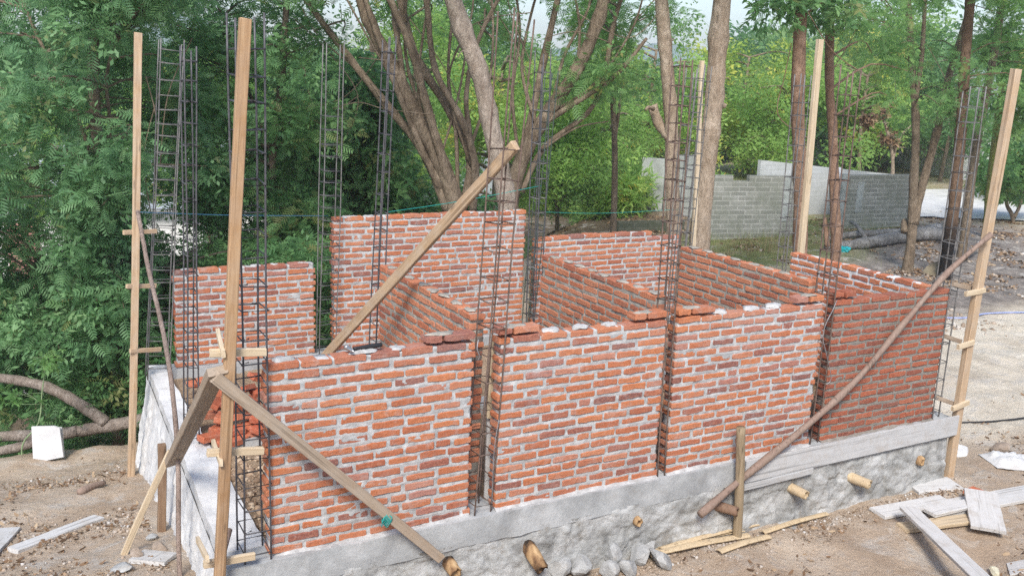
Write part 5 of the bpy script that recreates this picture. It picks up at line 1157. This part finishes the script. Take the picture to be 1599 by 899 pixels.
BL_D = mat_block('blocks_mossy', (0.10, 0.11, 0.085), (0.15, 0.155, 0.12), (0.07, 0.085, 0.05), (0.17, 0.17, 0.14))
PLAST = mat_concrete('plaster_grey', (0.25, 0.27, 0.26), (0.36, 0.385, 0.375), (0.48, 0.51, 0.50), 0.5, (0.16, 0.19, 0.13), 0.5, 2.0)
def block_wall(label, A, B, h, m, thick=0.12, steps=(), cols=(), hb=None):
    """A,B ground points; local x along wall, y up in the material (object is stood up)"""
    A = np.array(A, float); B = np.array(B, float); L = np.hypot(*(B - A)[:2]); ang = math.atan2(B[1] - A[1], B[0] - A[0])
    z0 = min(A[2], B[2]) - 0.25
    root = thing('block_wall', label, 'wall', (A[0], A[1], z0), 'grey block walls beyond the site'); root.rotation_euler = (0, 0, ang)
    # masonry mesh is built in a frame where local x = along, local y = up, then stood up
    mb = MB(); n = max(8, int(L / 0.2)); hh = []
    for i in range(n + 1):
        q = i / n; t = h + ((hb - h) * q if hb else 0)
        t += (-0.125 if random.random() < 0.2 else 0) if steps else 0
        hh.append(t + 0.25)
    for i in range(n):
        x0, x1 = L * i / n, L * (i + 1) / n; t0, t1 = (hh[i], hh[i]) if steps else (hh[i], hh[i + 1])
        vs = [(x0, 0, 0), (x1, 0, 0), (x1, t1, 0), (x0, t0, 0), (x0, 0, -thick), (x1, 0, -thick), (x1, t1, -thick), (x0, t0, -thick)]
        fs = [(0, 1, 2, 3), (5, 4, 7, 6), (3, 2, 6, 7)]
        if i == 0: fs.append((4, 0, 3, 7))
        if i == n - 1: fs.append((1, 5, 6, 2))
        if steps and i and hh[i] != hh[i - 1]: fs.append((4, 0, 3, 7)) 
        if steps and i < n - 1 and hh[i] > hh[i + 1]: fs.append((1, 5, 6, 2))
        mb.add(vs, fs, .5)
    o = mb.build('blockwork', m, root); o.rotation_euler = (math.pi / 2, 0, 0)
    for (u, w, ct, cb, mm) in cols:
        mb = MB(); rbox(mb, u - w / 2, -0.02, cb + .25, u + w / 2, thick * .5, ct + .25, step=.1, jit=.01); mb.build('column', mm, root)
    return root
random.seed(12)
bA, bB = gpt(1098, 376), gpt(1246, 374)
bA = atZ(1098, 376, -.62); bB = atZ(1246, 374, -.62)
block_wall('low grey block wall with a pale concrete column behind the knotted trunk', bA, bB, 1.50, BL_G, cols=[(0.82 * np.linalg.norm(bB - bA), 0.16, 1.47, 0.45, PLAST)], steps=(1,))
cA = atZ(1313, 366, -.62); cB = atZ(1418, 362, -.62)
block_wall('low grey block wall with a broken column, behind the thin reddish trunk', cA, cB, 1.47, BL_G, cols=[(0.2 * np.linalg.norm(cB - cA), 0.2, 1.3, 0.55, PLAST), (-.08, .16, 1.5, -.2, PLAST)], steps=())
block_wall('return end of the grey block wall running back beside the forked tree', cB + np.array([.1, .1, 0]), cB + np.array([0.9, 1.3, 0]), 1.3, BL_G)
eA = atZ(1180, 338, -.62); eB = atZ(1412, 328, -.62)
def hgt_at(px, py, P):   # height of the pixel above the ground point P (same distance)
    D = (P - CAM) @ FH; return atD(px, py, D)[2] - P[2]
block_wall('whitewashed block wall sloping down behind the grey walls', eA, eB, hgt_at(1185, 250, eA), BL_W, hb=hgt_at(1412, 275, eB))
block_wall('white side wall seen through the gap between the grey block walls', atZ(1300, 335, -.62), atZ(1318, 366, -.62) + np.array([-.3, .2, 0]), 1.35, BL_W)
fA = atZ(998, 327, -.62); fB = atZ(1033, 330, -.62)
block_wall('mould-stained plastered wall beside the bright undergrowth', fA, fB, hgt_at(1000, 246, fA), PLAST)
block_wall('bare block wall continuing from the plastered wall behind tan trunk', fB + np.array([.05, 0.02, 0]), atZ(1100, 345, -.62), hgt_at(1033, 244, fB), BL_W, hb=1.75)
dA = atZ(965, 365, -.62); dB = atZ(1068, 362, -.62)
block_wall('knee-high dark mossy wall just over the half-finished back wall', dA, dB, 0.28, BL_D)

# ------------------------------------------------------------------ road, houses and a vehicle far off
def quad_sheet(name, pts, m, dz=0.004, kind='structure', n=24):
    P = [np.array(p, float) for p in pts]; V = []
    for j in range(n + 1):
        for i in range(n + 1):
            u, v = i / n, j / n; p = (P[0] * (1 - u) + P[1] * u) * (1 - v) + (P[3] * (1 - u) + P[2] * u) * v
            V.append((p[0], p[1], gz(p[0], p[1]) + dz))
    F_ = [(j * (n + 1) + i, j * (n + 1) + i + 1, (j + 1) * (n + 1) + i + 1, (j + 1) * (n + 1) + i) for j in range(n) for i in range(n)]
    mb = MB(); mb.add(V, F_); return tag(mb.build(name, m), kind=kind)
RD = mat_concrete('road_pale', (0.50, 0.50, 0.49), (0.60, 0.60, 0.59), (0.68, 0.68, 0.67), 0.2, (0.4, 0.38, 0.35), 0.3)
quad_sheet('road', [atZ(1395, 338, -.6), atZ(1760, 352, -.6), atZ(1760, 300, -.6), atZ(1395, 296, -.6)], RD, 0.05)
quad_sheet('path', [atD(-120, 470, 17.5), atD(600, 440, 18.5), atD(600, 440, 22.5), atD(-120, 470, 21)], RD, 0.06)
WH = mat_simple('house_white', (0.72, 0.72, 0.71), 0.8, .2, 0, .1, 3); RF = mat_simple('roof_zinc', (0.42, 0.45, 0.48), 0.5, .4, .3, .2, 5); PK = mat_simple('door_pink', (0.45, 0.22, 0.19), .6); GL = mat_simple('glass_dark', (0.03, 0.035, 0.04), .15, .5)
def house(label, P, ang, w, d, h, roofh, doors=(), wins=(), wall=WH, roof=RF):
    root = thing('house', label, 'house', tuple(P), 'houses beyond the site'); root.rotation_euler = (0, 0, ang)
    mb = MB(); vs = [(0, 0, -.3), (w, 0, -.3), (w, d, -.3), (0, d, -.3), (0, 0, h), (w, 0, h), (w, d, h), (0, d, h), (0, d / 2, h + roofh), (w, d / 2, h + roofh)]
    mb.add(vs, [(0, 1, 5, 4), (1, 2, 6, 9, 5), (2, 3, 7, 6), (3, 0, 4, 8, 7)]); mb.build('wall', wall, root)
    mb = MB(); e = .4; t = .08
    for s in (0, 1):
        y0, y1 = (-e, d / 2) if s == 0 else (d + e, d / 2); za = h - e * roofh / (d / 2) + .06; zb = h + roofh + .06
        vs = [(-e, y0, za), (w + e, y0, za), (w + e, y1, zb), (-e, y1, zb)]; vs += [(x, y, z + t) for (x, y, z) in vs]
        mb.add(vs, [(0, 1, 2, 3), (4, 5, 6, 7), (0, 1, 5, 4), (1, 2, 6, 5), (2, 3, 7, 6), (3, 0, 4, 7)])
    mb.build('roof', roof, root)
    for (nm, lst, m_) in (('door', doors, PK), ('window', wins, GL)):
        for (x, z0, ww, hh) in lst:
            mb = MB(); rbox(mb, x, -.06, z0, x + ww, .02, z0 + hh, step=.5, jit=0); o = mb.build(nm, m_, root)
            if nm == 'window':
                f = MB()
                for (a0, a1, b0, b1) in ((-.06, ww + .06, -.06, 0), (-.06, ww + .06, hh, hh + .06), (-.06, 0, 0, hh), (ww, ww + .06, 0, hh), (ww / 2 - .03, ww / 2 + .03, 0, hh)):
                    rbox(f, x + a0, -.09, z0 + b0, x + a1, -.061, z0 + b1, step=.9, jit=0)
                f.build('frame', WH, o)
    return root
hp = atZ(1432, 300, -.62) + FH * 10
house('white house with a pink door across the road', hp + np.array([.5, 2.5, 0]), -0.35, 7.0, 5, 2.9, 1.3, [(1.6, 0, 1.0, 2.1)], [(3.6, .9, 1.3, 1.1), (.3, .9, .9, 1.1)])
hp = atZ(1560, 296, -.62)
house('long pale house behind the yellow minibus', hp + np.array([1.5, 3.0, 0]), -0.45, 10.0, 5, 3.0, 1.4, [(2.0, 0, 1, 2.1)], [(4.2, .9, 1.4, 1.1), (7, .9, 1.4, 1.1)])
lp = atD(-40, 400, 26); lp[2] = gz(lp[0], lp[1]); house('white house down in the valley behind the feathery bush', lp, -0.5, 6.5, 5, 2.7, 1.2, [(1, 0, .9, 2)], [(3, .9, 1.2, 1)])
lp = atD(330, 400, 27); lp[2] = gz(lp[0], lp[1]); house('white house down in the valley behind the short back wall', lp, -0.6, 8.0, 5, 2.7, 1.2, [(5, 0, .9, 2)], [(2, .9, 1.2, 1), (3.6, .9, 1, 1)])
# yellow minibus
YL = mat_simple('paint_yellow', (0.72, 0.47, 0.03), 0.35, .5, 0, .06, 4)
vp = atZ(1556, 312, -.62); van = thing('minibus', 'small yellow minibus parked across the road', 'minibus', tuple(vp)); van.rotation_euler = (0, 0, -0.45)
mb = MB(); prof = [(0, .35), (0, .95), (.25, 1.05), (.75, 1.75), (3.6, 1.78), (3.75, 1.6), (3.8, .35)]; n = len(prof); vs = [(x, y, z) for y in (-.75, .75) for (x, z) in prof]
mb.add(vs, [tuple(range(n)), tuple(range(2 * n - 1, n - 1, -1))] + [(i, i + n, (i + 1) % n + n, (i + 1) % n) for i in range(n)]); mb.build('body', YL, van)
for (x0, x1) in ((.8, 1.5), (1.6, 2.5), (2.6, 3.5)):
    mb = MB(); rbox(mb, x0, -.765, 1.12, x1, -.70, 1.6, step=.8, jit=0); mb.build('window', GL, van)
for x in (.75, 3.0):
    for y in (-.76, .62):
        mb = MB(); tube(mb, [(x, y, .3), (x, y + .16, .3)], .3, 16); mb.build('wheel', BLACK, van)
# small yellow vehicle is partly hidden by leaves, as is the road
# hills
HILL = mat_simple('hill_haze_green', (0.13, 0.19, 0.17), .95, .1, 0, .35, .02)  # bluish cast puts distance haze into the green hill colour
def hill(x0, y0, n=60):
    vs = []; fs = []; m_ = 10
    for i in range(n + 1):
        px = -400 + 2400 * i / n
        top = 62 + 30 * math.sin(i * .32) + 20 * math.sin(i * .83 + 1) + (45 if px < 1000 else 0) * 0 + 0.02 * px
        for j in range(m_ + 1):
            q = j / m_; D = 260 + 240 * q; p = atD(px, 330, D); zt = atD(px, top, 500)[2] + 12 * math.sin(i * .5)
            vs.append((p[0], p[1], -6 + (zt + 6) * sstep(0, 1, q) ** 1.3 + 2.5 * math.sin(i * 1.7 + j)))
    for i in range(n):
        for j in range(m_): a = i * (m_ + 1) + j; fs.append((a, a + m_ + 1, a + m_ + 2, a + 1))
    mb = MB(); mb.add(vs, fs); return tag(mb.build('hill', HILL, None, True), kind='structure')
hill(0, 0)

# ------------------------------------------------------------------ humid air
hz = bpy.data.materials.new('humid_air'); hz.use_nodes = True; hn = hz.node_tree.nodes; hn.remove(hn['Principled BSDF'])
pv = hn.new('ShaderNodeVolumePrincipled'); pv.inputs['Color'].default_value = (0.93, 0.96, 1.0, 1); pv.inputs['Density'].default_value = 0.0012; pv.inputs['Anisotropy'].default_value = 0.2
hz.node_tree.links.new(pv.outputs[0], hn['Material Output'].inputs['Volume'])
mb = MB(); x0, x1, y0, y1, z0, z1 = -420, 900, -90, 900, float(GZ.min()) - 8, 52
mb.add([(x, y, z) for z in (z0, z1) for (x, y) in ((x0, y0), (x1, y0), (x1, y1), (x0, y1))], [(3, 2, 1, 0), (4, 5, 6, 7), (0, 1, 5, 4), (1, 2, 6, 5), (2, 3, 7, 6), (3, 0, 4, 7)])
tag(mb.build('haze', hz), kind='stuff')

# ------------------------------------------------------------------ light, sky, camera
SUN_EL, SUN_AZ = math.radians(46), math.radians(214)     # azimuth clockwise from +Y
W = bpy.data.worlds.new('World'); scene.world = W; W.use_nodes = True
nt = W.node_tree; bg = nt.nodes['Background']; sky = nt.nodes.new('ShaderNodeTexSky'); sky.sky_type = 'NISHITA'; sky.sun_disc = False
sky.sun_elevation = SUN_EL; sky.sun_rotation = SUN_AZ; sky.air_density = 1.0; sky.dust_density = 1.6; sky.ozone_density = 1.0
nt.links.new(sky.outputs[0], bg.inputs[0]); bg.inputs[1].default_value = 0.14
sl = bpy.data.lights.new('sun', 'SUN'); sl.energy = 2.4; sl.angle = math.radians(16); sl.color = (1.0, 0.95, 0.88)
so = bpy.data.objects.new('sun', sl); C.objects.link(so)
sd = Vector((math.sin(SUN_AZ) * math.cos(SUN_EL), math.cos(SUN_AZ) * math.cos(SUN_EL), math.sin(SUN_EL)))
so.rotation_mode = 'QUATERNION'; so.rotation_quaternion = sd.to_track_quat('Z', 'Y'); so.location = (0, -5, 20)

cd = bpy.data.cameras.new('camera'); co = bpy.data.objects.new('camera', cd); C.objects.link(co)
M = Matrix.Identity(4)
for i in range(3): M[i][0] = _r[i]; M[i][1] = _u[i]; M[i][2] = -_w[i]; M[i][3] = CAM[i]
co.matrix_world = M; cd.sensor_width = 36; cd.lens = FOC / 1599 * 36; cd.clip_start = 0.05; cd.clip_end = 3000
scene.camera = co
vs_ = scene.view_settings; vs_.view_transform = 'Standard'; vs_.look = 'None'; vs_.exposure = 0.78; vs_.gamma = 1.0; vs_.use_curve_mapping = False
scene.cycles.volume_bounces = 1; scene.cycles.max_bounces = 7; scene.cycles.diffuse_bounces = 4; scene.cycles.transmission_bounces = 4; scene.cycles.use_denoising = False; scene.cycles.use_adaptive_sampling = False; scene.cycles.sample_clamp_indirect = 3.0
try: scene.cycles.sampling_pattern = 'BLUE_NOISE'
except Exception: pass
scene.render.filter_size = 1.15
